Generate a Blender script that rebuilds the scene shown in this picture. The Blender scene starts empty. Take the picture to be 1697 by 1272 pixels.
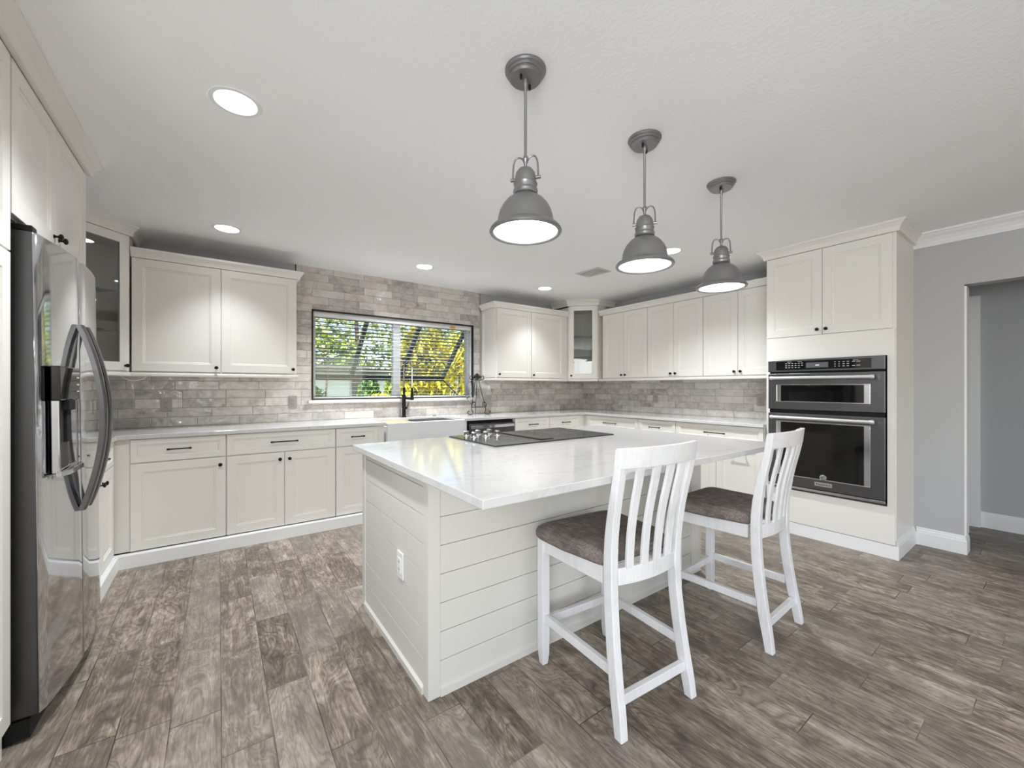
import bpy, bmesh, math, random
from mathutils import Vector, Matrix
PI = math.pi
C = bpy.context.scene.collection
SC = bpy.context.scene

# ------------------------------------------------------------------ camera
cam_d = bpy.data.cameras.new('camera'); cam = bpy.data.objects.new('camera', cam_d); C.objects.link(cam)
cam_d.sensor_width = 36.0; cam_d.lens = 673.13/1697*36.0
cam_d.shift_x = 0.65/1697; cam_d.shift_y = 5.44/1697; cam_d.clip_start = 0.05
cam.location = (0, -4.456, 1.245); cam.rotation_euler = (PI/2, 0, -0.6244)
SC.camera = cam
# ------------------------------------------------------------------ exposure, world, sun, big lights
SC.view_settings.view_transform = 'Standard'; SC.view_settings.look = 'None'
SC.view_settings.exposure = 0.88; SC.view_settings.gamma = 1.0; SC.view_settings.use_curve_mapping = False
SC.cycles.use_denoising = True
SC.cycles.max_bounces = 12; SC.cycles.diffuse_bounces = 6; SC.cycles.glossy_bounces = 5; SC.cycles.transmission_bounces = 8
SC.cycles.caustics_reflective = False; SC.cycles.caustics_refractive = False
SC.cycles.sample_clamp_indirect = 6.0
w = bpy.data.worlds.new('world'); SC.world = w; w.use_nodes = True
nt = w.node_tree; bg = nt.nodes['Background']
sky = nt.nodes.new('ShaderNodeTexSky'); sky.sky_type = 'NISHITA'; sky.sun_disc = False
sky.sun_elevation = math.radians(48); sky.sun_rotation = math.radians(200); sky.air_density = 1.0; sky.dust_density = 1.5
nt.links.new(sky.outputs[0], bg.inputs[0]); bg.inputs[1].default_value = 0.2

def light(name, kind, loc, rot, energy, size=1, size_y=None, color=(1, 1, 1), **kw):
    d = bpy.data.lights.new(name, kind); d.energy = energy; d.color = color
    if kind == 'AREA':
        d.size = size
        if size_y: d.shape = 'RECTANGLE'; d.size_y = size_y
    elif kind in ('POINT', 'SPOT'): d.shadow_soft_size = size
    for k, v in kw.items(): setattr(d, k, v)
    o = bpy.data.objects.new(name, d); C.objects.link(o); o.location = loc; o.rotation_euler = rot
    return o
light('sun', 'SUN', (0, -5, 12), (math.radians(38), 0, math.radians(-35)), 6, color=(1, .95, .82), angle=.01)
light('added_rear_fill', 'AREA', (1.6, -8.85, 1.25), (PI/2, 0, 0), 9, 4.6, 2.1, color=(.93, .97, 1))  # added fill light behind the camera, no known window there
light('added_side_fill', 'AREA', (-1.22, -5.75, 1.35), (PI/2, 0, -PI/2), 54, 2.1, 1.6, color=(.93, .97, 1))  # added side fill that brightens the oven wall, no known source
light('camera_flash', 'POINT', (-.35, -5.05, 1.42), (0, 0, 0), 7.5, .06, color=(.96, .98, 1))

# ------------------------------------------------------------------ material helpers
def srgb(r, g, b):
    f = lambda c: (c/255/12.92) if c/255 <= .04045 else ((c/255+.055)/1.055)**2.4
    return (f(r), f(g), f(b), 1)
class M_:
    def __init__(s, name):
        s.m = bpy.data.materials.new(name); s.m.use_nodes = True; s.t = s.m.node_tree
        s.b = s.t.nodes['Principled BSDF']
    def n(s, typ, **kw):
        x = s.t.nodes.new(typ)
        for k, v in kw.items(): setattr(x, k, v)
        return x
    def l(s, a, b): s.t.links.new(a, b)
    def set(s, **kw):
        for k, v in kw.items(): s.b.inputs[k.replace('_', ' ')].default_value = v
        return s
    def math(s, op, a, b=None, c=None):
        x = s.n('ShaderNodeMath', operation=op)
        for i, v in enumerate((a, b, c)):
            if v is None: continue
            if isinstance(v, (int, float)): x.inputs[i].default_value = v
            else: s.l(v, x.inputs[i])
        return x.outputs[0]
    def ramp(s, fac, stops):
        x = s.n('ShaderNodeValToRGB'); e = x.color_ramp.elements
        while len(e) < len(stops): e.new(.5)
        for i, (p, c) in enumerate(stops): e[i].position = p; e[i].color = c
        s.l(fac, x.inputs[0]); return x.outputs[0]
    def noise(s, vec, scale, detail=4, rough=.5, dist=0):
        x = s.n('ShaderNodeTexNoise'); x.inputs['Scale'].default_value = scale
        x.inputs['Detail'].default_value = detail; x.inputs['Roughness'].default_value = rough
        x.inputs['Distortion'].default_value = dist
        if vec is not None: s.l(vec, x.inputs['Vector'])
        return x.outputs['Fac']
    def bump(s, h, strength, dist=.01):
        x = s.n('ShaderNodeBump'); x.inputs['Strength'].default_value = strength; x.inputs['Distance'].default_value = dist
        s.l(h, x.inputs['Height']); s.l(x.outputs[0], s.b.inputs['Normal'])
    def mix(s, fac, a, b, blend='MIX'):
        x = s.n('ShaderNodeMix', data_type='RGBA', blend_type=blend)
        for v, k in ((fac, 0), (a, 6), (b, 7)):
            if isinstance(v, (int, float)): x.inputs[k].default_value = v
            elif isinstance(v, tuple): x.inputs[k].default_value = v
            else: s.l(v, x.inputs[k])
        return x.outputs[2]

def plain(name, col, rough=.5, metal=0, bumpy=0, bscale=40, **kw):
    m = M_(name); m.set(Base_Color=col, Roughness=rough, Metallic=metal, **kw)
    tc = m.n('ShaderNodeTexCoord').outputs['Object']
    nz = m.noise(tc, bscale, 3)
    r = m.math('MULTIPLY_ADD', nz, .12*max(rough, .1), rough-.06*max(rough, .1)); m.l(r, m.b.inputs['Roughness'])
    if bumpy: m.bump(nz, bumpy, .004)
    return m.m
def emit(name, col, strength):
    m = M_(name); m.set(Base_Color=col, Roughness=.4); m.b.inputs['Emission Color'].default_value = col
    m.b.inputs['Emission Strength'].default_value = strength
    return m.m

MAT = {}
MAT['cab'] = plain('cabinet_paint', srgb(229, 226, 220), .36, bumpy=.02, bscale=120)
MAT['island'] = plain('island_paint', srgb(213, 211, 205), .4, bumpy=.02, bscale=120)
MAT['cab_in'] = plain('cabinet_interior', srgb(196, 190, 176), .6)
MAT['trim'] = plain('white_trim_paint', srgb(232, 233, 233), .38)
MAT['wall'] = plain('grey_wall_paint', srgb(180, 181, 183), .7, bumpy=.05, bscale=200)
MAT['ceil'] = plain('ceiling_paint', srgb(245, 246, 247), .85, bumpy=.35, bscale=70)
MAT['black'] = plain('black_metal', srgb(26, 24, 23), .35, .6)
MAT['black_trim'] = plain('black_edge_metal', srgb(30, 30, 32), .4, .3)
MAT['gap'] = plain('dark_void', srgb(12, 12, 12), .8)
MAT['pewter'] = plain('brushed_pewter', srgb(140, 140, 141), .38, .7, bumpy=.03, bscale=90)
MAT['chrome'] = plain('polished_steel', srgb(225, 225, 225), .16, 1)
MAT['dark_handle'] = plain('dark_polished_handle', srgb(118, 118, 121), .2, 1)
MAT['satin'] = plain('satin_steel', srgb(222, 222, 222), .3, .55)
MAT['bstain'] = plain('black_stainless', srgb(204, 205, 208), .07, 1)
MAT['bstain_side'] = plain('brushed_black_stainless', srgb(92, 92, 94), .36, 1)
MAT['oven'] = plain('oven_steel', srgb(106, 106, 108), .33, .9)
MAT['ovenglass'] = plain('oven_black_glass', srgb(14, 14, 15), .05)
MAT['display'] = plain('oven_display', srgb(96, 98, 100), .2)
MAT['whiteink'] = plain('white_print', srgb(225, 225, 225), .5)
MAT['plate'] = plain('grey_outlet_plastic', srgb(158, 152, 146), .35)
MAT['sink'] = plain('white_fireclay', srgb(226, 228, 231), .12)
MAT['board'] = plain('bamboo_board', srgb(214, 170, 118), .45)
MAT['rack'] = plain('dark_sink_mat', srgb(62, 62, 64), .45)
MAT['vent'] = plain('vent_white', srgb(205, 205, 205), .5)
MAT['shutter'] = plain('grey_green_shutter', srgb(84, 92, 94), .5)
MAT['iron'] = plain('wrought_iron', srgb(52, 43, 36), .5, .5)
MAT['siding'] = plain('white_siding', srgb(216, 226, 232), .7)
MAT['roof'] = plain('roof_shingle', srgb(120, 112, 106), .9)
MAT['bark'] = plain('bark', srgb(92, 76, 60), .9)
MAT['glow'] = emit('lamp_diffuser', (1, .99, .97, 1), 5.0)
MAT['glow2'] = emit('downlight_lens', (1, .99, .97, 1), 7.0)
MAT['vinyl'] = plain('white_vinyl', srgb(228, 230, 232), .35)
MAT['blind'] = plain('blind_slat', srgb(214, 216, 216), .5)

def glass_mat(name, col=(1, 1, 1, 1), rough=0.0, alpha=.0):
    m = M_(name); t = m.t
    tr = m.n('ShaderNodeBsdfTransparent'); tr.inputs[0].default_value = col
    gl = m.n('ShaderNodeBsdfGlossy'); gl.inputs['Roughness'].default_value = rough
    fr = m.n('ShaderNodeFresnel'); fr.inputs[0].default_value = 1.5
    f2 = m.math('MULTIPLY', fr.outputs[0], 1.0)
    mx = m.n('ShaderNodeMixShader'); m.l(f2, mx.inputs[0]); m.l(tr.outputs[0], mx.inputs[1]); m.l(gl.outputs[0], mx.inputs[2])
    m.l(mx.outputs[0], t.nodes['Material Output'].inputs[0]); return m.m
MAT['glass'] = glass_mat('window_glass', (.97, .99, .98, 1))
MAT['cabglass'] = glass_mat('cabinet_glass', (.96, .97, .96, 1))
m = M_('plate_glass'); m.set(Base_Color=(.93, .97, .95, 1), Roughness=.06, IOR=1.45); m.b.inputs['Transmission Weight'].default_value = 1
tc = m.n('ShaderNodeTexCoord').outputs['Object']; m.bump(m.noise(tc, 60, 3), .25, .004); MAT['plateglass'] = m.m

# quartz worktop
m = M_('white_quartz'); tc = m.n('ShaderNodeTexCoord').outputs['Object']
mp = m.n('ShaderNodeMapping'); mp.inputs['Rotation'].default_value = (0, 0, .6); mp.inputs['Scale'].default_value = (1, 2.2, 1); m.l(tc, mp.inputs[0])
nz = m.noise(mp.outputs[0], 1.6, 6, .55, 1.2)
v = m.math('ABSOLUTE', m.math('SUBTRACT', nz, .5))
vein = m.ramp(v, [(0, srgb(192, 192, 192)), (.005, srgb(201, 201, 201)), (.025, srgb(205, 205, 205))])
m.l(vein, m.b.inputs['Base Color']); m.set(Roughness=.09); MAT['quartz'] = m.m

# wood-look plank tile floor, boards run along Y
m = M_('plank_tile_floor'); tc = m.n('ShaderNodeTexCoord').outputs['Object']
sx = m.n('ShaderNodeSeparateXYZ'); m.l(tc, sx.inputs[0]); X, Y = sx.outputs[0], sx.outputs[1]
PW, PL = .153, .607
u = m.math('DIVIDE', m.math('SUBTRACT', X, .007), PW); row = m.math('FLOOR', u); fu = m.math('FRACT', u)
wn = m.n('ShaderNodeTexWhiteNoise', noise_dimensions='1D'); m.l(row, wn.inputs['W'])
v = m.math('ADD', m.math('DIVIDE', Y, PL), wn.outputs['Value']); col = m.math('FLOOR', v); fv = m.math('FRACT', v)
cmb = m.n('ShaderNodeCombineXYZ'); m.l(row, cmb.inputs[0]); m.l(col, cmb.inputs[1])
wn2 = m.n('ShaderNodeTexWhiteNoise', noise_dimensions='2D'); m.l(cmb.outputs[0], wn2.inputs['Vector'])
r1 = wn2.outputs['Value']; sc = m.n('ShaderNodeSeparateColor'); m.l(wn2.outputs['Color'], sc.inputs[0])
off = m.n('ShaderNodeCombineXYZ')
m.l(m.math('MULTIPLY', r1, 31.0), off.inputs[0]); m.l(m.math('MULTIPLY', sc.outputs[1], 17.0), off.inputs[1]); m.l(m.math('MULTIPLY', r1, 9.0), off.inputs[2])
va = m.n('ShaderNodeVectorMath', operation='ADD'); m.l(tc, va.inputs[0]); m.l(off.outputs[0], va.inputs[1])
mpA = m.n('ShaderNodeMapping'); mpA.inputs['Scale'].default_value = (1.0, .26, 1); m.l(va.outputs[0], mpA.inputs[0])
cloud = m.noise(mpA.outputs[0], 20, 9, .68, .7)
big = m.noise(mpA.outputs[0], 8, 3, .5, .8)
rings = m.math('FRACT', m.math('MULTIPLY', big, 17.0))
rings = m.math('POWER', m.math('MULTIPLY', m.math('ABSOLUTE', m.math('SUBTRACT', rings, .5)), 2.0), 2.2)
rings = m.math('MULTIPLY', m.math('SUBTRACT', .55, rings), m.noise(va.outputs[0], 5, 2))
mpB = m.n('ShaderNodeMapping'); mpB.inputs['Scale'].default_value = (1.0, .045, 1); m.l(va.outputs[0], mpB.inputs[0])
grain = m.noise(mpB.outputs[0], 130, 6, .72)
mott = m.noise(va.outputs[0], 9, 5, .6, .6)
h = m.math('ADD', m.math('MULTIPLY', cloud, .75), m.math('MULTIPLY', rings, .25))
h = m.math('ADD', h, m.math('MULTIPLY', grain, .50)); h = m.math('ADD', h, m.math('MULTIPLY', mott, .45))
h = m.math('ADD', h, m.math('MULTIPLY', m.math('SUBTRACT', sc.outputs[0], .5), .13))
base = m.ramp(m.math('MULTIPLY_ADD', h, .88, -.33), [(.22, srgb(66, 57, 49)), (.40, srgb(106, 94, 82)), (.53, srgb(146, 133, 118)), (.66, srgb(182, 171, 157)), (.82, srgb(206, 198, 187))])
tint = m.mix(m.math('MULTIPLY', sc.outputs[2], .38), base, srgb(138, 132, 126))
du = m.math('MULTIPLY', m.math('MINIMUM', fu, m.math('SUBTRACT', 1.0, fu)), PW)
dv = m.math('MULTIPLY', m.math('MINIMUM', fv, m.math('SUBTRACT', 1.0, fv)), PL)
joint = m.math('LESS_THAN', m.math('MINIMUM', du, dv), .0017)
jcol = m.ramp(m.noise(tc, 3.0, 2), [(.38, srgb(48, 42, 38)), (.62, srgb(116, 105, 95))])
colr = m.mix(joint, tint, jcol)
m.l(colr, m.b.inputs['Base Color'])
m.l(m.math('MULTIPLY_ADD', cloud, .18, .34), m.b.inputs['Roughness'])
hh = m.math('SUBTRACT', m.math('MULTIPLY', h, .35), joint); m.bump(hh, .35, .002); MAT['floor'] = m.m

# glossy hand-made stacked tile.  axis: 'x' on the window wall, 'y' on the oven wall
def tile_mat(name, axis):
    m = M_(name); tc = m.n('ShaderNodeTexCoord').outputs['Object']
    sx = m.n('ShaderNodeSeparateXYZ'); m.l(tc, sx.inputs[0]); A = sx.outputs[0 if axis == 'x' else 1]; Z = sx.outputs[2]
    TW, TH = .303, .0775
    v = m.math('DIVIDE', m.math('SUBTRACT', Z, .914), TH); row = m.math('FLOOR', v); fv = m.math('FRACT', v)
    wn = m.n('ShaderNodeTexWhiteNoise', noise_dimensions='1D'); m.l(row, wn.inputs['W'])
    st = m.math('DIVIDE', m.math('ROUND', m.math('MULTIPLY', wn.outputs['Value'], 6.0)), 6.0)
    u = m.math('ADD', m.math('DIVIDE', A, TW), st); col = m.math('FLOOR', u); fu = m.math('FRACT', u)
    cmb = m.n('ShaderNodeCombineXYZ'); m.l(row, cmb.inputs[0]); m.l(col, cmb.inputs[1])
    w2 = m.n('ShaderNodeTexWhiteNoise', noise_dimensions='2D'); m.l(cmb.outputs[0], w2.inputs['Vector'])
    s2 = m.n('ShaderNodeSeparateColor'); m.l(w2.outputs['Color'], s2.inputs[0])
    off = m.n('ShaderNodeCombineXYZ'); m.l(m.math('MULTIPLY', s2.outputs[0], 23.0), off.inputs[0]); m.l(m.math('MULTIPLY', s2.outputs[1], 19.0), off.inputs[1]); m.l(m.math('MULTIPLY', s2.outputs[2], 7.0), off.inputs[2])
    va = m.n('ShaderNodeVectorMath', operation='ADD'); m.l(tc, va.inputs[0]); m.l(off.outputs[0], va.inputs[1])
    n1 = m.noise(va.outputs[0], 9, 5, .6, .8); n2 = m.noise(va.outputs[0], 30, 4, .7)
    f = m.math('ADD', m.math('MULTIPLY', n1, .72), m.math('MULTIPLY', n2, .30)); f = m.math('ADD', m.math('SUBTRACT', f, .12), m.math('MULTIPLY', s2.outputs[0], .30))
    base = m.ramp(f, [(.25, srgb(134, 126, 120)), (.42, srgb(176, 169, 163)), (.58, srgb(202, 195, 189)), (.85, srgb(224, 219, 213))])
    warm = m.mix(m.math('MULTIPLY', s2.outputs[1], .35), base, srgb(176, 178, 174))
    du = m.math('MULTIPLY', m.math('MINIMUM', fu, m.math('SUBTRACT', 1.0, fu)), TW)
    dv = m.math('MULTIPLY', m.math('MINIMUM', fv, m.math('SUBTRACT', 1.0, fv)), TH)
    d = m.math('MINIMUM', du, dv); joint = m.math('LESS_THAN', d, .0011)
    m.l(m.mix(joint, warm, srgb(132, 124, 117)), m.b.inputs['Base Color'])
    edge = m.math('MINIMUM', m.math('DIVIDE', d, .006), 1.0)
    wave = m.noise(va.outputs[0], 8.5, 2, .45, .9)
    hgt = m.math('ADD', m.math('MULTIPLY', edge, .18), m.math('MULTIPLY', wave, 1.15))
    hgt = m.math('ADD', hgt, m.math('MULTIPLY', s2.outputs[2], .25))
    m.bump(hgt, .8, .010); m.set(Roughness=.11); return m.m
MAT['tile_x'] = tile_mat('taupe_wall_tile_back', 'x'); MAT['tile_y'] = tile_mat('taupe_wall_tile_right', 'y')

# whitewashed wood of the stools
m = M_('whitewashed_wood'); tc = m.n('ShaderNodeTexCoord').outputs['Object']
mp = m.n('ShaderNodeMapping'); mp.inputs['Scale'].default_value = (1, 1, .06); m.l(tc, mp.inputs[0])
g = m.noise(mp.outputs[0], 120, 4, .7); g2 = m.noise(tc, 8, 3)
m.l(m.ramp(m.math('MULTIPLY', m.math('ADD', g, g2), .5), [(.28, srgb(204, 203, 203)), (.48, srgb(222, 222, 224)), (.7, srgb(230, 231, 233))]), m.b.inputs['Base Color'])
m.set(Roughness=.42); m.bump(g, .08, .002); MAT['whitewood'] = m.m
# woven grey-brown fabric
m = M_('grey_brown_fabric'); tc = m.n('ShaderNodeTexCoord').outputs['Object']
mp1 = m.n('ShaderNodeMapping'); mp1.inputs['Scale'].default_value = (1, .05, 1); m.l(tc, mp1.inputs[0])
mp2 = m.n('ShaderNodeMapping'); mp2.inputs['Scale'].default_value = (.05, 1, 1); m.l(tc, mp2.inputs[0])
a = m.noise(mp1.outputs[0], 260, 3, .7); b = m.noise(mp2.outputs[0], 260, 3, .7); c = m.noise(tc, 14, 4)
f = m.math('ADD', m.math('MULTIPLY', m.math('ADD', a, b), .4), m.math('MULTIPLY', c, .25))
m.l(m.ramp(f, [(.35, srgb(70, 62, 60)), (.52, srgb(112, 103, 98)), (.68, srgb(160, 150, 143))]), m.b.inputs['Base Color'])
m.set(Roughness=.9); m.bump(m.math('ADD', a, b), .3, .002); MAT['fabric'] = m.m
# cooktop glass
m = M_('ceramic_cooktop'); m.set(Base_Color=srgb(52, 52, 54), Roughness=.12); tc = m.n('ShaderNodeTexCoord').outputs['Object']
m.l(m.ramp(m.noise(tc, 500, 1), [(.4, srgb(40, 40, 42)), (.7, srgb(84, 84, 86))]), m.b.inputs['Base Color']); MAT['cooktop'] = m.m
# leaves
def leaf_mat(name, c1, c2, c3):
    m = M_(name); g = m.n('ShaderNodeNewGeometry'); 
    m.l(m.ramp(g.outputs['Random Per Island'], [(0, c1), (.5, c2), (1, c3)]), m.b.inputs['Base Color']); m.set(Roughness=.6)
    return m.m
MAT['leaf_g'] = leaf_mat('green_leaves', srgb(84, 120, 40), srgb(160, 180, 56), srgb(226, 224, 110))
MAT['leaf_y'] = leaf_mat('yellow_green_leaves', srgb(150, 150, 22), srgb(214, 204, 26), srgb(246, 228, 60))
MAT['leaf_d'] = leaf_mat('bushy_leaves', srgb(28, 70, 28), srgb(60, 120, 40), srgb(130, 176, 60))
m = M_('lawn'); tc = m.n('ShaderNodeTexCoord').outputs['Object']
m.l(m.ramp(m.noise(tc, 6, 6, .7), [(.3, srgb(80, 96, 40)), (.7, srgb(160, 168, 80))]), m.b.inputs['Base Color']); m.set(Roughness=.9); MAT['lawn'] = m.m

# ------------------------------------------------------------------ mesh helpers
def box(bm, x0, x1, y0, y1, z0, z1, mi=0):
    if x0 > x1: x0, x1 = x1, x0
    if y0 > y1: y0, y1 = y1, y0
    if z0 > z1: z0, z1 = z1, z0
    v = [bm.verts.new(p) for p in ((x0,y0,z0),(x1,y0,z0),(x1,y1,z0),(x0,y1,z0),(x0,y0,z1),(x1,y0,z1),(x1,y1,z1),(x0,y1,z1))]
    for f in ((3,2,1,0),(4,5,6,7),(0,1,5,4),(1,2,6,5),(2,3,7,6),(3,0,4,7)):
        bm.faces.new([v[i] for i in f]).material_index = mi
    return v
def prism(bm, poly, z0, z1):
    a = [bm.verts.new((x, y, z0)) for x, y in poly]; b = [bm.verts.new((x, y, z1)) for x, y in poly]; n = len(poly)
    bm.faces.new(a[::-1]); bm.faces.new(b)
    for i in range(n): bm.faces.new((a[i], a[(i+1) % n], b[(i+1) % n], b[i]))
def sweep(bm, prof, A, B, out, up=(0, 0, 1), mitA=0, mitB=0):
    """profile [(o,h)] swept from A to B; out = outward unit vector; mit = extra length per unit of o at each end"""
    A, B, out, up = Vector(A), Vector(B), Vector(out), Vector(up); d = (B-A).normalized()
    ra = [bm.verts.new(A + out*o + up*h - d*o*mitA) for o, h in prof]; rb = [bm.verts.new(B + out*o + up*h + d*o*mitB) for o, h in prof]
    n = len(prof)
    for i in range(n): bm.faces.new((ra[i], ra[(i+1) % n], rb[(i+1) % n], rb[i]))
    bm.faces.new(ra[::-1]); bm.faces.new(rb)
def lathe(bm, prof, seg=40, cx=0, cy=0):
    rings = []
    for r, z in prof:
        if r < 1e-5: rings.append([bm.verts.new((cx, cy, z))])
        else: rings.append([bm.verts.new((cx+r*math.cos(2*PI*i/seg), cy+r*math.sin(2*PI*i/seg), z)) for i in range(seg)])
    for a, b in zip(rings, rings[1:]):
        for i in range(seg):
            j = (i+1) % seg
            if len(a) == 1 and len(b) == 1: continue
            if len(a) == 1: bm.faces.new((a[0], b[j], b[i]))
            elif len(b) == 1: bm.faces.new((a[i], a[j], b[0]))
            else: bm.faces.new((a[i], a[j], b[j], b[i]))
def tube(bm, pts, r, seg=8, cap=True):
    pts = [Vector(p) for p in pts]; n = len(pts); rs = r if isinstance(r, (list, tuple)) else [r]*n
    t = (pts[1]-pts[0]).normalized(); ref = Vector((0, 0, 1)) if abs(t.z) < .9 else Vector((1, 0, 0))
    nrm = t.cross(ref).normalized(); rings = []
    for i, p in enumerate(pts):
        t = (pts[min(i+1, n-1)]-pts[max(i-1, 0)]).normalized()
        nrm = (nrm - t*nrm.dot(t)).normalized(); bn = t.cross(nrm)
        rings.append([bm.verts.new(p + (nrm*math.cos(2*PI*k/seg) + bn*math.sin(2*PI*k/seg))*rs[i]) for k in range(seg)])
    for a, b in zip(rings, rings[1:]):
        for k in range(seg): bm.faces.new((a[k], a[(k+1) % seg], b[(k+1) % seg], b[k]))
    if cap: bm.faces.new(rings[0][::-1]); bm.faces.new(rings[-1])
def spline(pts, n=8):
    P = [Vector(p) for p in pts]; P = [P[0]*2-P[1]] + P + [P[-1]*2-P[-2]]; out = []
    for i in range(1, len(P)-2):
        for k in range(n):
            t = k/n; a, b, c, d = P[i-1], P[i], P[i+1], P[i+2]
            out.append(.5*((2*b)+(c-a)*t+(2*a-5*b+4*c-d)*t*t+(3*b-a-3*c+d)*t**3))
    out.append(P[-2]); return out
def loft(bm, rings):
    R = [[bm.verts.new(p) for p in r] for r in rings]; n = len(R[0])
    for a, b in zip(R, R[1:]):
        for i in range(n): bm.faces.new((a[i], a[(i+1) % n], b[(i+1) % n], b[i]))
    bm.faces.new(R[0][::-1]); bm.faces.new(R[-1])
def obj(name, bm, mat, parent=None, bevel=0, smooth=False, ang=35):
    bmesh.ops.recalc_face_normals(bm, faces=bm.faces)
    me = bpy.data.meshes.new(name); bm.to_mesh(me); bm.free()
    for mm in (mat if isinstance(mat, (list, tuple)) else [mat]): me.materials.append(MAT[mm])
    if smooth:
        for p in me.polygons: p.use_smooth = True
        me.set_sharp_from_angle(angle=math.radians(ang))
    o = bpy.data.objects.new(name, me); C.objects.link(o)
    if parent: o.parent = parent
    if bevel:
        b = o.modifiers.new('bevel', 'BEVEL'); b.width = bevel; b.segments = 2; b.limit_method = 'ANGLE'; b.angle_limit = math.radians(40)
    return o
def BM(): return bmesh.new()
def bxo(name, dims, mat, parent=None, bevel=0):
    bm = BM(); box(bm, *dims); return obj(name, bm, mat, parent, bevel)
def tag(o, label, cat, group=None, kind=None):
    o['label'] = label; o['category'] = cat
    if group: o['group'] = group
    if kind: o['kind'] = kind
    return o
def thing(name, label, cat, loc=(0, 0, 0), rotz=0, group=None):
    o = bpy.data.objects.new(name, None); C.objects.link(o); o.empty_display_size = .1
    o.location = loc; o.rotation_euler = (0, 0, rotz); return tag(o, label, cat, group)
def struct(name, bm, mat, label=None, bevel=0):
    o = obj(name, bm, mat, None, bevel); o['kind'] = 'structure'; return o
def dup(root, loc=None, rotz=None, label=None, group=None):
    r = root.copy(); C.objects.link(r)
    if loc is not None: r.location = loc
    if rotz is not None: r.rotation_euler = (0, 0, rotz)
    if label: r['label'] = label
    if group: r['group'] = group
    for ch in list(root.children):
        c = ch.copy(); C.objects.link(c); c.parent = r
        for g in list(ch.children):
            d = g.copy(); C.objects.link(d); d.parent = c
    return r

# ------------------------------------------------------------------ dimensions
H = 2.447; XL = -1.20; XR = 4.57; XW = 4.516; CT = .914; CB = .884
WX0, WX1, WZ0, WZ1 = .752, 2.612, 1.117, 2.024     # window opening in the back wall
YO = -3.971; ZO = 2.012                               # opening to the hallway
YF = -9.0
# ------------------------------------------------------------------ setting
bm = BM(); box(bm, XL-.12, 5.65, YF-.1, .2, -.05, 0); struct('floor', bm, 'floor')
bm = BM(); box(bm, XL-.12, 5.65, YF-.1, .2, H, H+.08); struct('ceiling', bm, 'ceil')
bm = BM(); y0, y1 = .012, .20
box(bm, XL-.12, WX0, y0, y1, 0, H); box(bm, WX1, XR+.12, y0, y1, 0, H); box(bm, WX0, WX1, y0, y1, 0, WZ0-.03); box(bm, WX0, WX1, y0, y1, WZ1, H)
struct('wall_back', bm, 'wall')
bm = BM(); box(bm, XL-.12, XL, YF, -6.85, 0, H); box(bm, XL-.12, XL, -4.65, .012, 0, H); box(bm, XL-.12, XL, -6.85, -4.65, 0, .5); box(bm, XL-.12, XL, -6.85, -4.65, 2.2, H); struct('wall_left', bm, 'wall')  # opening in the left wall is made up to carry the side fill
bm = BM()
for ya in (-6.85, -5.78, -4.70): box(bm, XL-.10, XL-.05, ya, ya+.05, .5, 2.2)
box(bm, XL-.10, XL-.05, -6.8, -4.7, .5, .55); box(bm, XL-.10, XL-.05, -6.8, -4.7, 2.15, 2.2); struct('added_window_side', bm, 'vinyl')  # invented window frame, out of view, built round the side fill light
bm = BM(); box(bm, XR+.012, XR+.13, -2.9, .012, 0, H); box(bm, XW, XW+.13, YO, -2.9, 0, H)
box(bm, XW, XW+.13, -5.3, YO, ZO, H); box(bm, XW, XW+.13, YF, -5.3, 0, H); struct('wall_right', bm, 'wall')
bm = BM(); box(bm, XL-.12, -.7, YF-.1, YF, 0, H); box(bm, 3.9, 5.65, YF-.1, YF, 0, H); box(bm, -.7, 3.9, YF-.1, YF, 2.3, H); box(bm, -.7, 3.9, YF-.1, YF, 0, .1); struct('wall_front', bm, 'wall')  # wide opening in this unseen wall is added for the rear fill
bm = BM()
for x in (-.7, .8, 2.35, 3.82): box(bm, x, x+.08, YF-.06, YF, .1, 2.3)
box(bm, -.7, 3.9, YF-.06, YF, 2.22, 2.3); box(bm, -.7, 3.9, YF-.06, YF, .1, .16); struct('added_window_rear', bm, 'vinyl')  # unseen glass-door frame added to go with the rear fill light
XH = 5.53
bm = BM(); box(bm, XH, XH+.12, -7.0, -2.95, 0, H); struct('wall_hallway', bm, 'wall')
bm = BM(); box(bm, XW+.13, XH, -3.07, -2.95, 0, H); struct('wall_hallway_end', bm, 'wall')
bm = BM(); box(bm, XW+.13, XH, -7.0, -6.9, 0, H); struct('wall_hallway_near', bm, 'wall')
# baseboards
BP = [(0, 0), (.016, 0), (.016, .095), (.013, .105), (.013, .112), (.008, .122), (.008, .13), (.004, .137), (0, .137)]
bm = BM(); sweep(bm, BP, (XW, -3.716, 0), (XW, YO, 0), (-1, 0, 0), mitB=1); sweep(bm, BP, (XW, YO, 0), (XW+.13, YO, 0), (0, -1, 0), mitA=1)
struct('baseboard_right', bm, 'trim')
bm = BM(); sweep(bm, BP, (XW, -5.3, 0), (XW, YF, 0), (-1, 0, 0)); struct('baseboard_near', bm, 'trim')
bm = BM(); sweep(bm, BP, (XH, -3.965, 0), (XH, -6.9, 0), (-1, 0, 0)); struct('baseboard_hallway', bm, 'trim')
# painted casing that lines the opening
bm = BM(); box(bm, XW+.004, XW+.13, YO-.012, YO, .137, ZO-.012); struct('trim_1', bm, 'trim')
bm = BM(); box(bm, XH-.05, XH, -3.965, -3.885, 0, 2.06, ); box(bm, XH-.022, XH, -3.885, -3.16, 1.99, 2.06); struct('trim_2', bm, 'trim')
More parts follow.
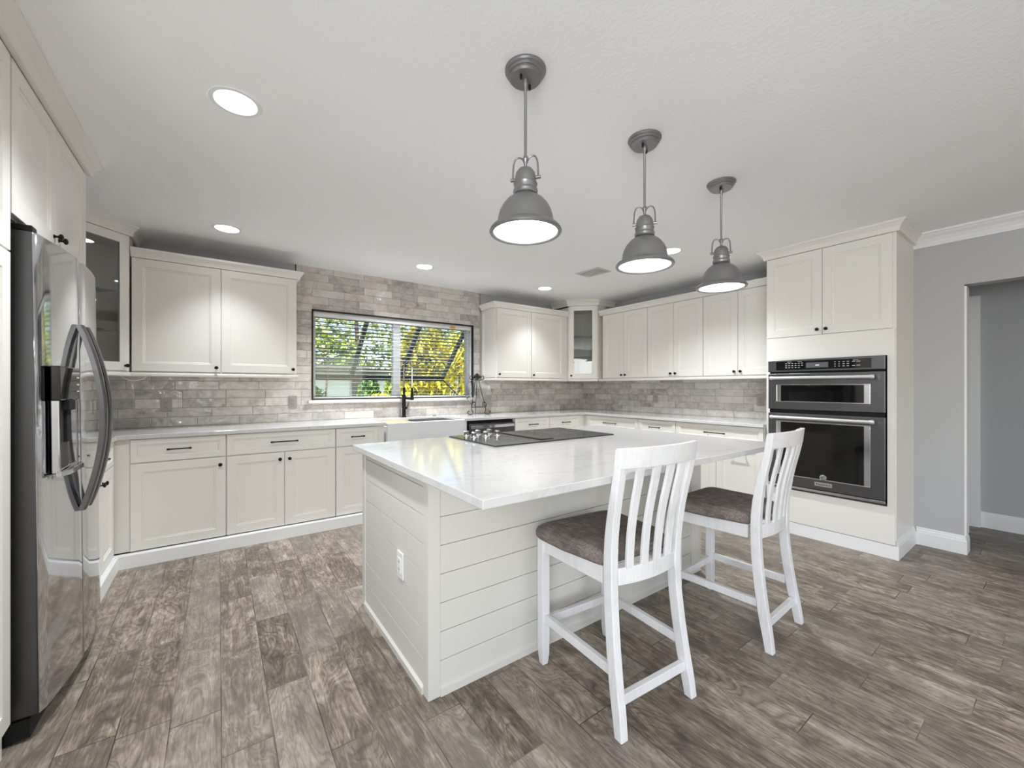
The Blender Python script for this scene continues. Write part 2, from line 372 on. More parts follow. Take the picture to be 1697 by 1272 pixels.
# crown moulding of the grey wall
CPW = [(0, -.103), (.012, -.103), (.012, -.09), (.018, -.082), (.022, -.07), (.04, -.045), (.062, -.028), (.07, -.018), (.08, -.014), (.08, 0), (0, 0)]
bm = BM(); sweep(bm, CPW, (XW, -3.70, H), (XW, YF, H), (-1, 0, 0)); struct('trim_3', bm, 'trim')

# window
bm = BM(); fy0, fy1 = .085, .15
def wf(x0, x1, z0, z1): box(bm, x0, x1, fy0, fy1, z0, z1)
wf(WX0, WX0+.05, WZ0, WZ1); wf(WX1-.05, WX1, WZ0, WZ1); wf(WX0, WX1, WZ1-.06, WZ1); wf(WX0, WX1, WZ0, WZ0+.032); wf(1.61, 1.695, WZ0, WZ1)
win = struct('window_1', bm, 'vinyl', bevel=.002)
bm = BM(); t = .013
box(bm, WX0-.002, WX0+t, -.006, .03, WZ0, WZ1); box(bm, WX1-t, WX1+.002, -.006, .03, WZ0, WZ1); box(bm, WX0, WX1, -.006, .03, WZ1-t, WZ1+.002)
o = obj('window_edge_trim', bm, 'black_trim', win); o['label'] = 'thin black metal edging round the window recess'
bm = BM(); box(bm, WX0+.013, WX0+.02, .03, fy0, WZ0, WZ1-.013); box(bm, WX1-.02, WX1-.013, .03, fy0, WZ0, WZ1-.013); box(bm, WX0+.02, WX1-.02, .03, fy0, WZ1-.02, WZ1-.013)
obj('window_reveal', bm, 'trim', win)
o = bxo('window_track', (WX0+.005, WX1-.005, .02, fy0, WZ0, WZ0+.012), 'black_trim', win); o['label'] = 'dark metal strip along the foot of the window'
bxo('window_pane', (WX0+.045, 1.615, .115, .119, WZ0+.03, WZ1-.055), 'glass', win)
bxo('window_pane', (1.69, WX1-.045, .115, .119, WZ0+.03, WZ1-.055), 'glass', win)
bxo('window_sill', (WX0-.035, WX1-.01, -.032, .085, WZ0-.032, WZ0), 'cab', win, .003)

# tiles
bm = BM()
box(bm, XL, WX0, 0, .012, CT, 1.345); box(bm, WX1, XR, 0, .012, CT, 1.345); box(bm, WX0, WX1, 0, .012, CT, WZ0-.032)
box(bm, .613, WX0, 0, .012, 1.345, H); box(bm, WX1, 2.706, 0, .012, 1.345, H); box(bm, WX0, WX1, 0, .012, WZ1, H)
o = obj('backsplash_tiles', bm, 'tile_x'); tag(o, 'glossy taupe wall tiles round the window, reaching the ceiling', 'tiles', kind='structure')
bm = BM(); box(bm, XR, XR+.012, -2.845, 0, CT, 1.345); o = obj('backsplash_tiles', bm, 'tile_y'); tag(o, 'taupe wall tiles between the worktop and wall cabinets left of the ovens', 'tiles', kind='structure')
bm = BM(); box(bm, .606, .613, -.003, .012, 1.33, H); box(bm, 2.706, 2.710, -.002, .012, 2.2, H); struct('trim_4', bm, 'black_trim')

# ------------------------------------------------------------------ cabinet parts (local: x width, -y front, z up)
def panel_bm(x0, x1, z0, z1, yb=0, t=.02, fr=.062, glass=False):
    bm = BM()
    def ring(i, y):
        return [bm.verts.new(p) for p in ((x0+i, y, z0+i), (x1-i, y, z0+i), (x1-i, y, z1-i), (x0+i, y, z1-i))]
    yf = yb-t
    R = [ring(0, yb), ring(0, yf+.0015), ring(.0015, yf), ring(fr, yf), ring(fr+.002, yf+.005), ring(fr+.011, yf+.006), ring(fr+.014, yf+.0095)]
    if glass: R = R[:5] + [ring(fr+.002, yb)]
    for a, b in zip(R, R[1:]):
        for i in range(4): bm.faces.new((a[i], a[(i+1) % 4], b[(i+1) % 4], b[i]))
    if glass:
        a, b = R[-1], R[0]
        for i in range(4): bm.faces.new((a[i], a[(i+1) % 4], b[(i+1) % 4], b[i]))
    else: bm.faces.new(R[-1]); bm.faces.new(R[0][::-1])
    return bm
def knob(parent, x, z, y=-.02, r=.0135):
    bm = BM(); lathe(bm, [(0, 0), (.008, 0), (.0085, .002), (.005, .005), (.0045, .012), (.009, .016), (r, .020), (r*.98, .025), (r*.6, .029), (0, .030)], 20)
    bmesh.ops.transform(bm, matrix=Matrix.Translation((x, y, z)) @ Matrix.Rotation(PI/2, 4, 'X'), verts=bm.verts)
    o = obj('knob', bm, 'black', parent, smooth=True); return o
def pull(parent, x, z, L=.115, y=-.02):
    bm = BM(); h = L/2
    tube(bm, [(x-h, y-.028, z), (x+h, y-.028, z)], .0048, 10)
    for s in (-1, 1):
        tube(bm, [(x+s*(h-.012), y, z), (x+s*(h-.012), y-.028, z)], .0045, 8)
        tube(bm, [(x+s*h-.012, y-.028, z), (x+s*h-.004, y-.028, z), (x+s*h+.004, y-.028, z)], [.0055, .0075, .0065], 10)
    return obj('pull', bm, 'black', parent, smooth=True)
def front(parent, x0, x1, z0, z1, kind='door', knobs=(), pulls=(), fr=.062, glass=False):
    o = obj('drawer_front' if kind == 'drawer' else 'door', panel_bm(x0, x1, z0, z1, fr=fr, glass=glass), 'cab', parent)
    for k in knobs: knob(o, *k)
    for p in pulls: pull(o, *p)
    if glass:
        g = bxo('glass_panel', (x0+fr, x1-fr, -.012, -.009, z0+fr, z1-fr), 'cabglass', o)
    return o
G = .0018
def lower(label, loc, rot, w, drawers, doors, depth=.59, z0=.10, grp=None):
    """drawers: [(x0,x1,pullL)], doors: [(x0,x1,knobside or 'pull')]"""
    t = thing('base_cabinet', label, 'cabinet', loc, rot, grp)
    bxo('cabinet_body', (0, w, 0, depth, z0, CB), 'cab', t)
    for x0, x1, pl in drawers:
        front(t, x0+G, x1-G, .717, .878, 'drawer', pulls=[((x0+x1)/2, .80, pl)], fr=.036)
    for x0, x1, ks in doors:
        kn = {'R': [(x1-.035, .655)], 'L': [(x0+.035, .655)]}.get(ks, [])
        pl = [((x0+x1)/2, .625, .14)] if ks == 'pull' else []
        front(t, x0+G, x1-G, z0+.003, .710, knobs=kn, pulls=pl)
    return t
YB = -.605                                  # face plane of base units on the back wall
GB = 'cream base cabinets along the window wall'
lower('base cabinet left of window with wide drawer over one broad door', (-.502, YB, 0), 0, .548, [(0, .546, .125)], [(0, .546, 'R')], grp=GB)
lower('base cabinet with wide drawer over a pair of doors, left of sink', (.048, YB, 0), 0, .792, [(0, .79, .185)], [(0, .394, 'R'), (.394, .79, 'L')], grp=GB)
lower('narrow base cabinet with short drawer and single door, beside the white sink', (.842, YB, 0), 0, .436, [(0, .372, .105)], [(0, .372, 'R')], grp=GB)
lower('small base cabinet with short drawer just right of dishwasher', (2.80, YB, 0), 0, .54, [(.01, .538, .13)], [(.01, .538, 'L')], grp=GB)
lower('small base cabinet with short drawer in the far corner of the window wall', (3.342, YB, 0), 0, .54, [(0, .536, .13)], [(0, .536, 'R')], grp=GB)
# sink base
t = thing('sink_cabinet', 'base cabinet holding up the white apron sink', 'cabinet', (1.28, YB, 0)); bxo('cabinet_body', (0, .86, 0, .58, .10, .655), 'cab', t)
front(t, .005, .43, .103, .65, knobs=[(.39, .6)]); front(t, .434, .855, .103, .65, knobs=[(.47, .6)])
bxo('side_panel', (.855, .885, -.02, .58, .10, CB), 'cab', t)
# corner fillers
bm = BM(); box(bm, -.595, -.504, YB, -.02, .10, CB); box(bm, -.62, -.595, -.61, -.02, .10, CB); o = obj('corner_filler', bm, 'cab'); tag(o, 'plain cream filler panel in the corner left of the first base cabinet', 'panel')
bm = BM(); prism(bm, [(3.885, -.605), (3.965, -.605), (3.965, -.69), (3.985, -.69), (3.985, -.585), (3.885, -.585)], .10, CB); o = obj('corner_filler', bm, 'cab'); tag(o, 'plain cream filler post in the far corner between the two runs of base cabinets', 'panel')
# left run base (beside fridge)
lower('base cabinet between refrigerator and corner, facing the room', (-.60, -1.385, 0), PI/2, .77, [(0, .76, .11)], [(0, .38, 'R'), (.38, .76, 'L')], grp=None)
# right run
XB = 3.965
GR = 'cream base cabinets on the oven wall'
lower('base cabinet with wide drawer on the oven wall, nearest the far corner', (XB, -.695, 0), -PI/2, .792, [(0, .79, .19)], [(0, .395, 'R'), (.395, .79, 'L')], grp=GR)
lower('narrow base cabinet with short drawer in the middle of the oven wall run', (XB, -1.489, 0), -PI/2, .478, [(0, .476, .125)], [(0, .476, 'L')], grp=GR)
lower('base cabinet with wide drawer directly left of the oven tower', (XB, -1.969, 0), -PI/2, .866, [(0, .860, .19)], [(0, .43, None), (.43, .860, 'pull')], grp=GR)

# toe boards
TP = [(0, 0), (.03, 0), (.03, .088), (.024, .097), (0, .097)]
bm = BM(); sweep(bm, TP, (-.6, -.625, 0), (2.155, -.625, 0), (0, -1, 0)); sweep(bm, TP, (2.80, -.625, 0), (3.95, -.625, 0), (0, -1, 0)); tag(obj('toe_board', bm, 'trim'), 'white toe board under the base cabinets of the window wall', 'baseboard')
bm = BM(); sweep(bm, TP, (-.585, -1.385, 0), (-.585, -.655, 0), (1, 0, 0)); tag(obj('toe_board', bm, 'trim'), 'white toe board under the base cabinet beside the refrigerator', 'baseboard')
bm = BM(); sweep(bm, TP, (3.975, -.655, 0), (3.975, -2.84, 0), (-1, 0, 0)); tag(obj('toe_board', bm, 'trim'), 'white toe board under the base cabinets left of the ovens', 'baseboard')

# worktop, one continuous U with a notch for the sink
poly = [(XL, -1.385), (-.56, -1.385), (-.56, -.66), (-.575, -.65), (1.285, -.65), (1.285, -.19), (2.125, -.19), (2.125, -.65), (3.92, -.65), (3.92, -2.838), (XR, -2.838), (XR, 0), (XL, 0)]
bm = BM(); prism(bm, poly, CB, CT); tag(obj('countertop', bm, 'quartz', bevel=.003), 'white quartz worktop running along the window wall and the oven wall', 'countertop')

# ------------------------------------------------------------------ wall cabinets
ZU0, ZU1 = 1.335, 2.225
def upper(label, loc, rot, w, doors, depth=.31, z0=1.368, z1=2.222, cat='cabinet', name='wall_cabinet', kz=None, grp=None, glass=False, fr=.062):
    t = thing(name, label, cat, loc, rot, grp)
    if glass:
        bm = BM(); prism(bm, glass['poly'], z0-.008, z0); prism(bm, glass['poly'], z1-.018, z1-.001)
        P = glass['poly']; n = len(P)
        for i in glass['walls']:
            a, b = Vector(P[i]), Vector(P[(i+1) % n]); d = (b-a).normalized(); nn = Vector((-d.y, d.x))*.016
            prism(bm, [a, b, b+nn, a+nn], z0, z1)
        prism(bm, [(0, 0), (.035, 0), (.035, .018), (0, .018)], z0, z1); prism(bm, [(w-.035, 0), (w, 0), (w, .018), (w-.035, .018)], z0, z1)
        o = obj('cabinet_body', bm, ['cab'], t)
        for sh in glass.get('shelves', ()):
            bm = BM(); prism(bm, [(.04, .03), (w-.04, .03), (w*.5+.12, .30), (w*.5-.12, .30)], sh, sh+.006); obj('shelf', bm, 'cabglass', t)
    else: bxo('cabinet_body', (0, w, 0, depth, z0-.03, z1), 'cab', t)
    for x0, x1, ks in doors:
        k = z0+.037 if kz is None else kz
        kn = {'R': [(x1-.03, k)], 'L': [(x0+.03, k)]}.get(ks, [])
        front(t, x0+G, x1-G, z0, z1-.004, knobs=kn, glass=bool(glass), fr=fr)
    return t
YU = -.312; XU = XR-.312
GU = 'cream wall cabinets by the window'
upper('wall cabinet of two broad doors hanging left of the window', (-.532, YU, 0), 0, 1.105, [(0, .545, 'R'), (.547, 1.103, 'R')], grp=None)
upper('wall cabinet with two doors hanging right of the window', (2.746, YU, 0), 0, 1.195, [(.005, .54, 'L'), (.542, 1.13, 'L')], grp=None)
# applied side panel facing the window
t = [o for o in C.objects if o.get('label', '').startswith('wall cabinet with two doors hanging right')][0]
bm = panel_bm(0, .305, 1.368, 2.218, t=.012, fr=.04); bmesh.ops.transform(bm, matrix=Matrix.Translation((0, .31, 0)) @ Matrix.Rotation(-PI/2, 4, 'Z'), verts=bm.verts); obj('side_panel', bm, 'cab', t)
GO = 'two-door wall cabinets on the oven wall'
for (ya, yb, lab) in ((-.695, -1.406, 'two-door wall cabinet on the oven wall, beside the glass corner cabinet'), (-1.406, -2.108, 'two-door wall cabinet in the middle of the oven wall run'), (-2.108, -2.835, 'two-door wall cabinet touching the oven tower')):
    W = ya-yb; upper(lab, (XU, ya, 0), -PI/2, W-.003, [(0, (W-.003)/2, 'R'), ((W-.003)/2, W-.003, 'L')], grp=GO)
# diagonal glass corner cabinets
ZT0, ZT1 = 1.368, 2.372
def corner(label, A, rot, w, side):
    s = 1
    # local polygon: front from (0,0) to (w,0), then back corner
    c45 = math.sqrt(.5)
    P = [(0, 0), (w, 0), (w+.225*c45*1.0, .225*c45), (w/2+.0, .62*c45+w/2+.0), (-.225*c45, .225*c45)]
    P[3] = (w/2, w/2+.30*2*c45)
    P[2] = (w+.30*c45, .30*c45); P[4] = (-.30*c45, .30*c45)
    return upper(label, A, rot, w, [(.012, w-.012, side)], z0=ZT0, z1=ZT1, glass={'poly': P, 'walls': [1, 2, 3, 4], 'shelves': (1.66, 1.95)}, fr=.062, name='corner_cabinet')
wd = math.hypot(.285, .285)
corner('glass-door corner cabinet beside the refrigerator, left of the window', (-.83, -.60, 0), PI/4, wd, 'R')
corner('glass-door corner cabinet in the far corner, right of the window', (3.95, -.325, 0), -PI/4, wd, 'L')
# light rails
LR = [(0, 0), (.014, 0), (.02, .008), (.02, .02), (.014, .03), (0, .03)]
bm = BM(); sweep(bm, LR, (-.545, YU, 1.328), (.585, YU, 1.328), (0, -1, 0)); tag(obj('light_rail', bm, 'cab'), 'cream light rail moulding under the wall cabinet left of the window', 'moulding')
bm = BM(); sweep(bm, LR, (2.735, YU, 1.328), (3.935, YU, 1.328), (0, -1, 0)); sweep(bm, LR, (2.748, -.02, 1.328), (2.748, YU, 1.328), (-1, 0, 0), mitB=1)
tag(obj('light_rail', bm, 'cab'), 'cream light rail moulding under the wall cabinet right of the window', 'moulding')
bm = BM(); sweep(bm, LR, (XU, -.62, 1.328), (XU, -2.838, 1.328), (-1, 0, 0)); tag(obj('light_rail', bm, 'cab'), 'cream light rail moulding under the wall cabinets left of the oven tower', 'moulding')
for A, B, lab in (((-.83, -.60), (-.545, -.315), 'beside the refrigerator'), ((3.95, -.325), (4.235, -.61), 'in the far corner')):
    d = (Vector(B)-Vector(A)).normalized(); out = Vector((d.y, -d.x))
    bm = BM(); sweep(bm, LR, (*A, 1.328), (*B, 1.328), (*out, 0)); tag(obj('light_rail', bm, 'cab'), 'short diagonal light rail under the glass corner cabinet '+lab, 'moulding')
# crown mouldings on the cabinets
CPL = [(0, 0), (.022, 0), (.024, .012), (.03, .028), (.045, .046), (.05, .05), (.05, .068), (0, .068)]
CPT = [(0, 0), (.02, 0), (.022, .012), (.03, .034), (.05, .056), (.06, .062), (.06, .075), (0, .075)]
zc = 2.222
bm = BM(); sweep(bm, CPL, (-.535, YU, zc), (.575, YU, zc), (0, -1, 0), mitB=1); sweep(bm, CPL, (.575, YU, zc), (.575, -.002, zc), (1, 0, 0), mitA=1); box(bm, -.53, .575, YU, -.004, zc, zc+.01)
tag(obj('crown_moulding', bm, 'cab'), 'cream crown moulding on the wall cabinet left of the window', 'moulding')
bm = BM(); sweep(bm, CPL, (2.744, YU, zc), (3.94, YU, zc), (0, -1, 0), mitA=1); sweep(bm, CPL, (2.744, -.002, zc), (2.744, YU, zc), (-1, 0, 0), mitB=1); box(bm, 2.744, 3.93, YU, -.004, zc, zc+.01)
tag(obj('crown_moulding', bm, 'cab'), 'cream crown moulding on the wall cabinet right of the window', 'moulding')
bm = BM(); sweep(bm, CPL, (XU, -.64, zc), (XU, -2.838, zc), (-1, 0, 0)); box(bm, XU, XR-.004, -2.838, -.64, zc, zc+.01)
tag(obj('crown_moulding', bm, 'cab'), 'cream crown moulding over the three wall cabinets of the oven wall', 'moulding')
k = math.tan(PI/8)
def corner_crown(A, B, ret, label):
    A, B = Vector((*A, ZT1)), Vector((*B, ZT1)); d = (B-A).normalized(); out = Vector((d.y, -d.x, 0)); bm = BM()
    sweep(bm, CPT, A, B, out, mitA=k, mitB=k)
    (a0, a1, oa), (b0, b1, ob) = ret
    sweep(bm, CPT, Vector((*a0, ZT1)), Vector((*a1, ZT1)), Vector((*oa, 0)), mitB=k); sweep(bm, CPT, Vector((*b0, ZT1)), Vector((*b1, ZT1)), Vector((*ob, 0)), mitA=k)
    tag(obj('crown_moulding', bm, 'cab'), label, 'moulding')
c4 = math.sqrt(.5)
corner_crown((-.83, -.60), (-.545, -.315), (((-1.19, -.60), (-.83, -.60), (0, -1)), ((-.545, -.315), (-.545, -.01), (1, 0))), 'tall crown moulding of the glass corner cabinet beside the refrigerator')
corner_crown((3.95, -.325), (4.235, -.61), (((3.95, -.01), (3.95, -.325), (-1, 0)), ((4.235, -.61), (4.56, -.61), (0, -1))), 'tall crown moulding of the glass corner cabinet in the far corner')

# ------------------------------------------------------------------ oven tower
XT = 3.975; y0 = -2.845; W = .855
t = thing('oven_tower_cabinet', 'full-height cream cabinet tower housing the wall ovens', 'cabinet', (XT, y0, 0), -PI/2)
bm = BM(); D = XW-XT
box(bm, 0, .028, 0, D+.045, .10, 2.372); box(bm, W-.030, W, 0, D-.001, .10, 2.372); box(bm, .028, W-.030, 0, D-.001, 1.482, 2.372); box(bm, .028, W-.030, 0, D-.001, .10, .372); box(bm, .028, W-.030, D-.03, D-.001, .372, 1.482)
obj('cabinet_body', bm, 'cab', t)
bxo('face_panel', (.004, W-.004, -.018, 0, 1.48, 1.672), 'cab', t, .001); bxo('face_panel', (.004, W-.004, -.018, 0, .102, .374), 'cab', t, .001)
bxo('face_stile', (.004, .03, -.018, 0, .374, 1.48), 'cab', t); bxo('face_stile', (W-.046, W-.004, -.018, 0, .374, 1.48), 'cab', t)
front(t, .006, .413, 1.676, 2.366, knobs=[(.385, 1.715)]); front(t, .416, W-.018, 1.676, 2.366, knobs=[(.444, 1.715)])
bm = BM(); sweep(bm, CPT, (XT, y0, ZT1), (XT, y0-W, ZT1), (-1, 0, 0), mitA=1, mitB=1); sweep(bm, CPT, (XT, y0-W, ZT1), (XW-.003, y0-W, ZT1), (0, -1, 0), mitA=1); sweep(bm, CPT, (XU-.06, y0, ZT1), (XT, y0, ZT1), (0, 1, 0), mitB=1)
tag(obj('crown_moulding', bm, 'cab'), 'wide crown moulding on top of the oven tower', 'moulding')
bm = BM(); sweep(bm, BP[:2]+[(.016, .097), (0, .097)], (XT-.004, y0-.006, 0), (XT-.004, y0-W, 0), (-1, 0, 0), mitB=1); sweep(bm, BP, (XT-.004, y0-W, 0), (XW-.017, y0-W, 0), (0, -1, 0), mitA=1)
box(bm, XT+.0, XT+.012, y0-W+.001, y0-.02, 0, .097)
tag(obj('plinth_board', bm, 'trim'), 'white plinth board wrapping the foot of the oven tower', 'baseboard')

# ovens (local frame of tower; x to the viewer's right)
def wbox(x0, x1, z0, z1, ya, yb): return (x0, x1, ya, yb, z0, z1)
ov = thing('wall_oven', 'dark steel microwave and oven combination with two chrome bar handles', 'oven', (XT, y0, .374), -PI/2)
zo = .374
def ob(name, x0, x1, z0, z1, ya, yb, mat, parent=None, bevel=0): return bxo(name, (x0, x1, ya, yb, z0-zo, z1-zo), mat, parent or ov, bevel)
OX0, OX1 = .030, .803
ob('oven_body', OX0+.008, OX1-.008, .385, 1.472, -.019, .45, 'gap')
cp = ob('control_panel', OX0, OX1, 1.378, 1.477, -.052, -.019, 'oven', None, .003)
scr = ob('touch_panel', OX0+.065, OX1-.075, 1.391, 1.463, -.0545, -.052, 'ovenglass', cp)
ob('display', OX0+.285, OX0+.435, 1.405, 1.447, -.0555, -.0545, 'display', scr)
bm = BM(); random.seed(4)
def dash(x, z, w=.010, h=.0035): box(bm, OX0+x, OX0+x+w, -.0560, -.0545, z-zo, z+h-zo)
for r, z in enumerate((1.443, 1.426, 1.409)):
    for c in range(3): dash(.135+c*.023, z, .012)
    for c in range(3 if r < 2 else 2): dash(.205+c*.023, z, .013)
    for c in range(4 if r < 2 else 4): dash(.475+c*.026, z, .008 if c < 2 else .013)
dash(.585, 1.441, .018, .004); dash(.612, 1.441, .022); dash(.585, 1.409, .018, .004); dash(.612, 1.411, .022); dash(.35, 1.420, .026, .009); dash(.15, 1.456, .03, .002); dash(.225, 1.456, .03, .002); dash(.59, 1.453, .03, .002)
obj('panel_marks', bm, 'whiteink', scr)
def oven_door(z0, z1, wz0, wz1, hz):
    d = ob('oven_door', OX0, OX1, z0, z1, -.048, -.02, 'oven', None, .003)
    wx0, wx1 = OX0+.062, OX1-.082
    bm = BM(); f = .007; ya, yb = -.0515, -.047
    for q in ((wx0, wx1, wz1-f, wz1), (wx0, wx1, wz0, wz0+f), (wx0, wx0+f, wz0+f, wz1-f), (wx1-f, wx1, wz0+f, wz1-f)): box(bm, q[0], q[1], ya, yb, q[2]-zo, q[3]-zo)
    obj('window_frame', bm, 'chrome', d, .001)
    ob('oven_window', wx0+f, wx1-f, wz0+f, wz1-f, -.0495, -.047, 'ovenglass', d)
    bm = BM(); box(bm, wx0+f, wx0+.036, -.0508, -.0494, wz0+f-zo, wz1-f-zo); box(bm, wx1-.036, wx1-f, -.0508, -.0494, wz0+f-zo, wz1-f-zo); obj('window_end_strip', bm, 'chrome', d)
    bm = BM(); hx0, hx1 = OX0+.045, OX1-.062; tube(bm, [(hx0, -.098, hz-zo), (hx1, -.098, hz-zo)], .0125, 16)
    for hx in (hx0+.02, hx1-.02): tube(bm, [(hx, -.048, hz-zo), (hx, -.098, hz-zo)], .009, 12)
    for a, b in ((hx0-.012, hx0+.012), (hx1-.012, hx1+.012)): tube(bm, [(a, -.098, hz-zo), ((a+b)/2, -.098, hz-zo), (b, -.098, hz-zo)], [.0135, .0165, .0135], 16)
    obj('handle', bm, 'satin', d, smooth=True)
    return d
oven_door(1.058, 1.362, 1.120, 1.270, 1.324)
d2 = oven_door(.418, 1.024, .498, .958, .990)
ob('bottom_trim', OX0, OX1, .392, .412, -.044, -.02, 'chrome', None, .001)
ob('gap_strip', OX0+.004, OX1-.004, 1.028, 1.054, -.030, -.0185, 'gap')
bp_ = ob('nameplate', .372, .488, .448, .480, -.0505, -.048, 'chrome', d2, .0005)
cu = bpy.data.curves.new('badge_text', 'FONT'); cu.body = 'KitchenAid'; cu.size = .021; cu.align_x = 'CENTER'; cu.align_y = 'CENTER'; cu.extrude = .0002
tmp = bpy.data.objects.new('tmp', cu); C.objects.link(tmp); bpy.context.view_layer.update()
me = bpy.data.meshes.new_from_object(tmp.evaluated_get(bpy.context.evaluated_depsgraph_get())); bpy.data.objects.remove(tmp)
me.transform(Matrix.Translation((.430, -.0512, .464-zo)) @ Matrix.Rotation(PI/2, 4, 'X')); me.materials.clear(); me.materials.append(MAT['gap'])
o = bpy.data.objects.new('lettering', me); C.objects.link(o); o.parent = bp_
bm = BM(); lathe(bm, [(0, 0), (.024, 0), (.024, .0015), (.021, .002), (0, .002)], 32); bmesh.ops.transform(bm, matrix=Matrix.Translation((.430, -.0495, .520-zo)) @ Matrix.Rotation(PI/2, 4, 'X'), verts=bm.verts)
md = obj('medallion', bm, 'chrome', d2, smooth=True)
bm = BM(); tube(bm, [(.430+.012*math.cos(a), -.0520, .520-zo+.010*math.sin(a)) for a in [i*.25 for i in range(4, 20)]], .0016, 6); tube(bm, [(.42, -.052, .519-zo), (.43, -.052, .523-zo), (.442, -.052, .521-zo)], .0016, 6); obj('swirl_mark', bm, 'gap', md)

# ------------------------------------------------------------------ dishwasher and sink
dw = thing('dishwasher', 'dark stainless dishwasher between the sink and the base cabinets', 'dishwasher', (2.172, -.60, 0))
bxo('dishwasher_body', (0, .62, 0, .55, .10, .872), 'gap', dw); d = bxo('dishwasher_door', (.012, .615, -.045, 0, .12, .845), 'bstain_side', dw, .004)
bxo('pocket_handle', (.03, .60, -.062, -.045, .795, .83), 'bstain', d, .004); bxo('toe_panel', (.01, .61, -.01, .0, 0, .095), 'gap', dw)
sk = thing('apron_sink', 'white farmhouse apron sink in front of the window', 'sink', (1.29, -.67, .66))
bm = BM(); W_, D_, Hh, tt = .83, .475, .246, .02
box(bm, 0, W_, 0, .03, 0, Hh); box(bm, 0, W_, D_-tt, D_, 0, Hh-.034); box(bm, 0, tt, .03, D_-tt, 0, Hh-.034); box(bm, W_-tt, W_, .03, D_-tt, 0, Hh-.034); box(bm, tt, W_-tt, .03, D_-tt, 0, .02)
obj('basin', bm, 'sink', sk, .005)
bm = BM(); lathe(bm, [(0, .022), (.04, .022), (.045, .021), (.045, .020)], 24, .42, .25); obj('drain', bm, 'chrome', sk, smooth=True)
o = bxo('sink_cutting_board', (1.315, 1.62, -.635, -.215, .876, .892), 'board', None, .003); tag(o, 'light bamboo board laid across the left end of the sink', 'cutting board')
bm = BM()
for i in range(16): tube(bm, [(1.68+i*.0265, -.632, .889), (1.68+i*.0265, -.222, .889)], .006, 8)
box(bm, 1.672, 2.088, -.638, -.625, .883, .895); box(bm, 1.672, 2.088, -.225, -.212, .883, .895); tag(obj('sink_rack', bm, 'rack'), 'dark grey drying rack laid across the right end of the sink', 'rack')

# faucet
fx, fy = 1.66, -.115
fa = thing('kitchen_faucet', 'tall matte black spring faucet standing behind the sink', 'faucet', (fx, fy, CT))
bm = BM(); lathe(bm, [(0, 0), (.030, 0), (.030, .008), (.022, .012), (.0205, .02), (.0205, .235), (.018, .248), (.012, .252), (.012, .33), (0, .33)], 28); obj('faucet_body', bm, 'black', fa, smooth=True)
Rr = .047; top = .55; dx, dy = .72, -.69
arc = [(0, 0, .32), (0, 0, .47)] + [(Rr*(1-math.cos(a))*dx, Rr*(1-math.cos(a))*dy, top+Rr*1.25*math.sin(a)) for a in [i*PI/14 for i in range(15)]] + [(2*Rr*dx, 2*Rr*dy, z) for z in (.44, .38, .31)]
bm = BM(); tube(bm, arc, .006, 10); obj('hose', bm, 'chrome', fa, smooth=True)
# coil spring round the hose
P = spline(arc, 6); L = [0]
for a, b in zip(P, P[1:]): L.append(L[-1]+(b-a).length)
tot = L[-1]; coil = []; nturn = 52; N = nturn*10; import bisect
nrm = Vector((-dy, dx, 0)).normalized()
for i in range(N+1):
    s = tot*i/N; j = min(max(bisect.bisect(L, s)-1, 0), len(P)-2); f = (s-L[j])/max(L[j+1]-L[j], 1e-9); p = P[j].lerp(P[j+1], f); tg = (P[j+1]-P[j]).normalized(); bn = tg.cross(nrm)
    a = 2*PI*nturn*i/N; coil.append(p + (nrm*math.cos(a)+bn*math.sin(a))*.0105)
bm = BM(); tube(bm, coil, .0021, 5); obj('coil_spring', bm, 'black', fa, smooth=True)
bm = BM(); lathe(bm, [(0, .19), (.016, .19), (.0175, .20), (.0165, .24), (.013, .28), (.012, .325), (0, .325)], 20, 2*Rr*dx, 2*Rr*dy); obj('spray_head', bm, 'black', fa, smooth=True)
bm = BM(); tube(bm, [(0, 0, .205), (2*Rr*dx*.8, 2*Rr*dy*.8, .205)], .008, 10); lathe(bm, [(.0165, .192), (.021, .192), (.021, .218), (.0165, .218)], 20, 2*Rr*dx, 2*Rr*dy); obj('docking_arm', bm, 'black', fa, smooth=True)
bm = BM(); tube(bm, [(0, 0, .10), (.036, .012, .10)], .012, 14); tube(bm, [(.034, .012, .10), (.05, .012, .13), (.058, .012, .17)], [.005, .005, .004], 8); obj('lever_handle', bm, 'black', fa, smooth=True)
bm = BM(); lathe(bm, [(0, 0), (.018, 0), (.018, .008), (.012, .014), (0, .015)], 20); o = obj('air_switch', bm, 'pewter', smooth=True); o.location = (2.02, -.13, CT); tag(o, 'small round metal button on the worktop behind the sink', 'switch')

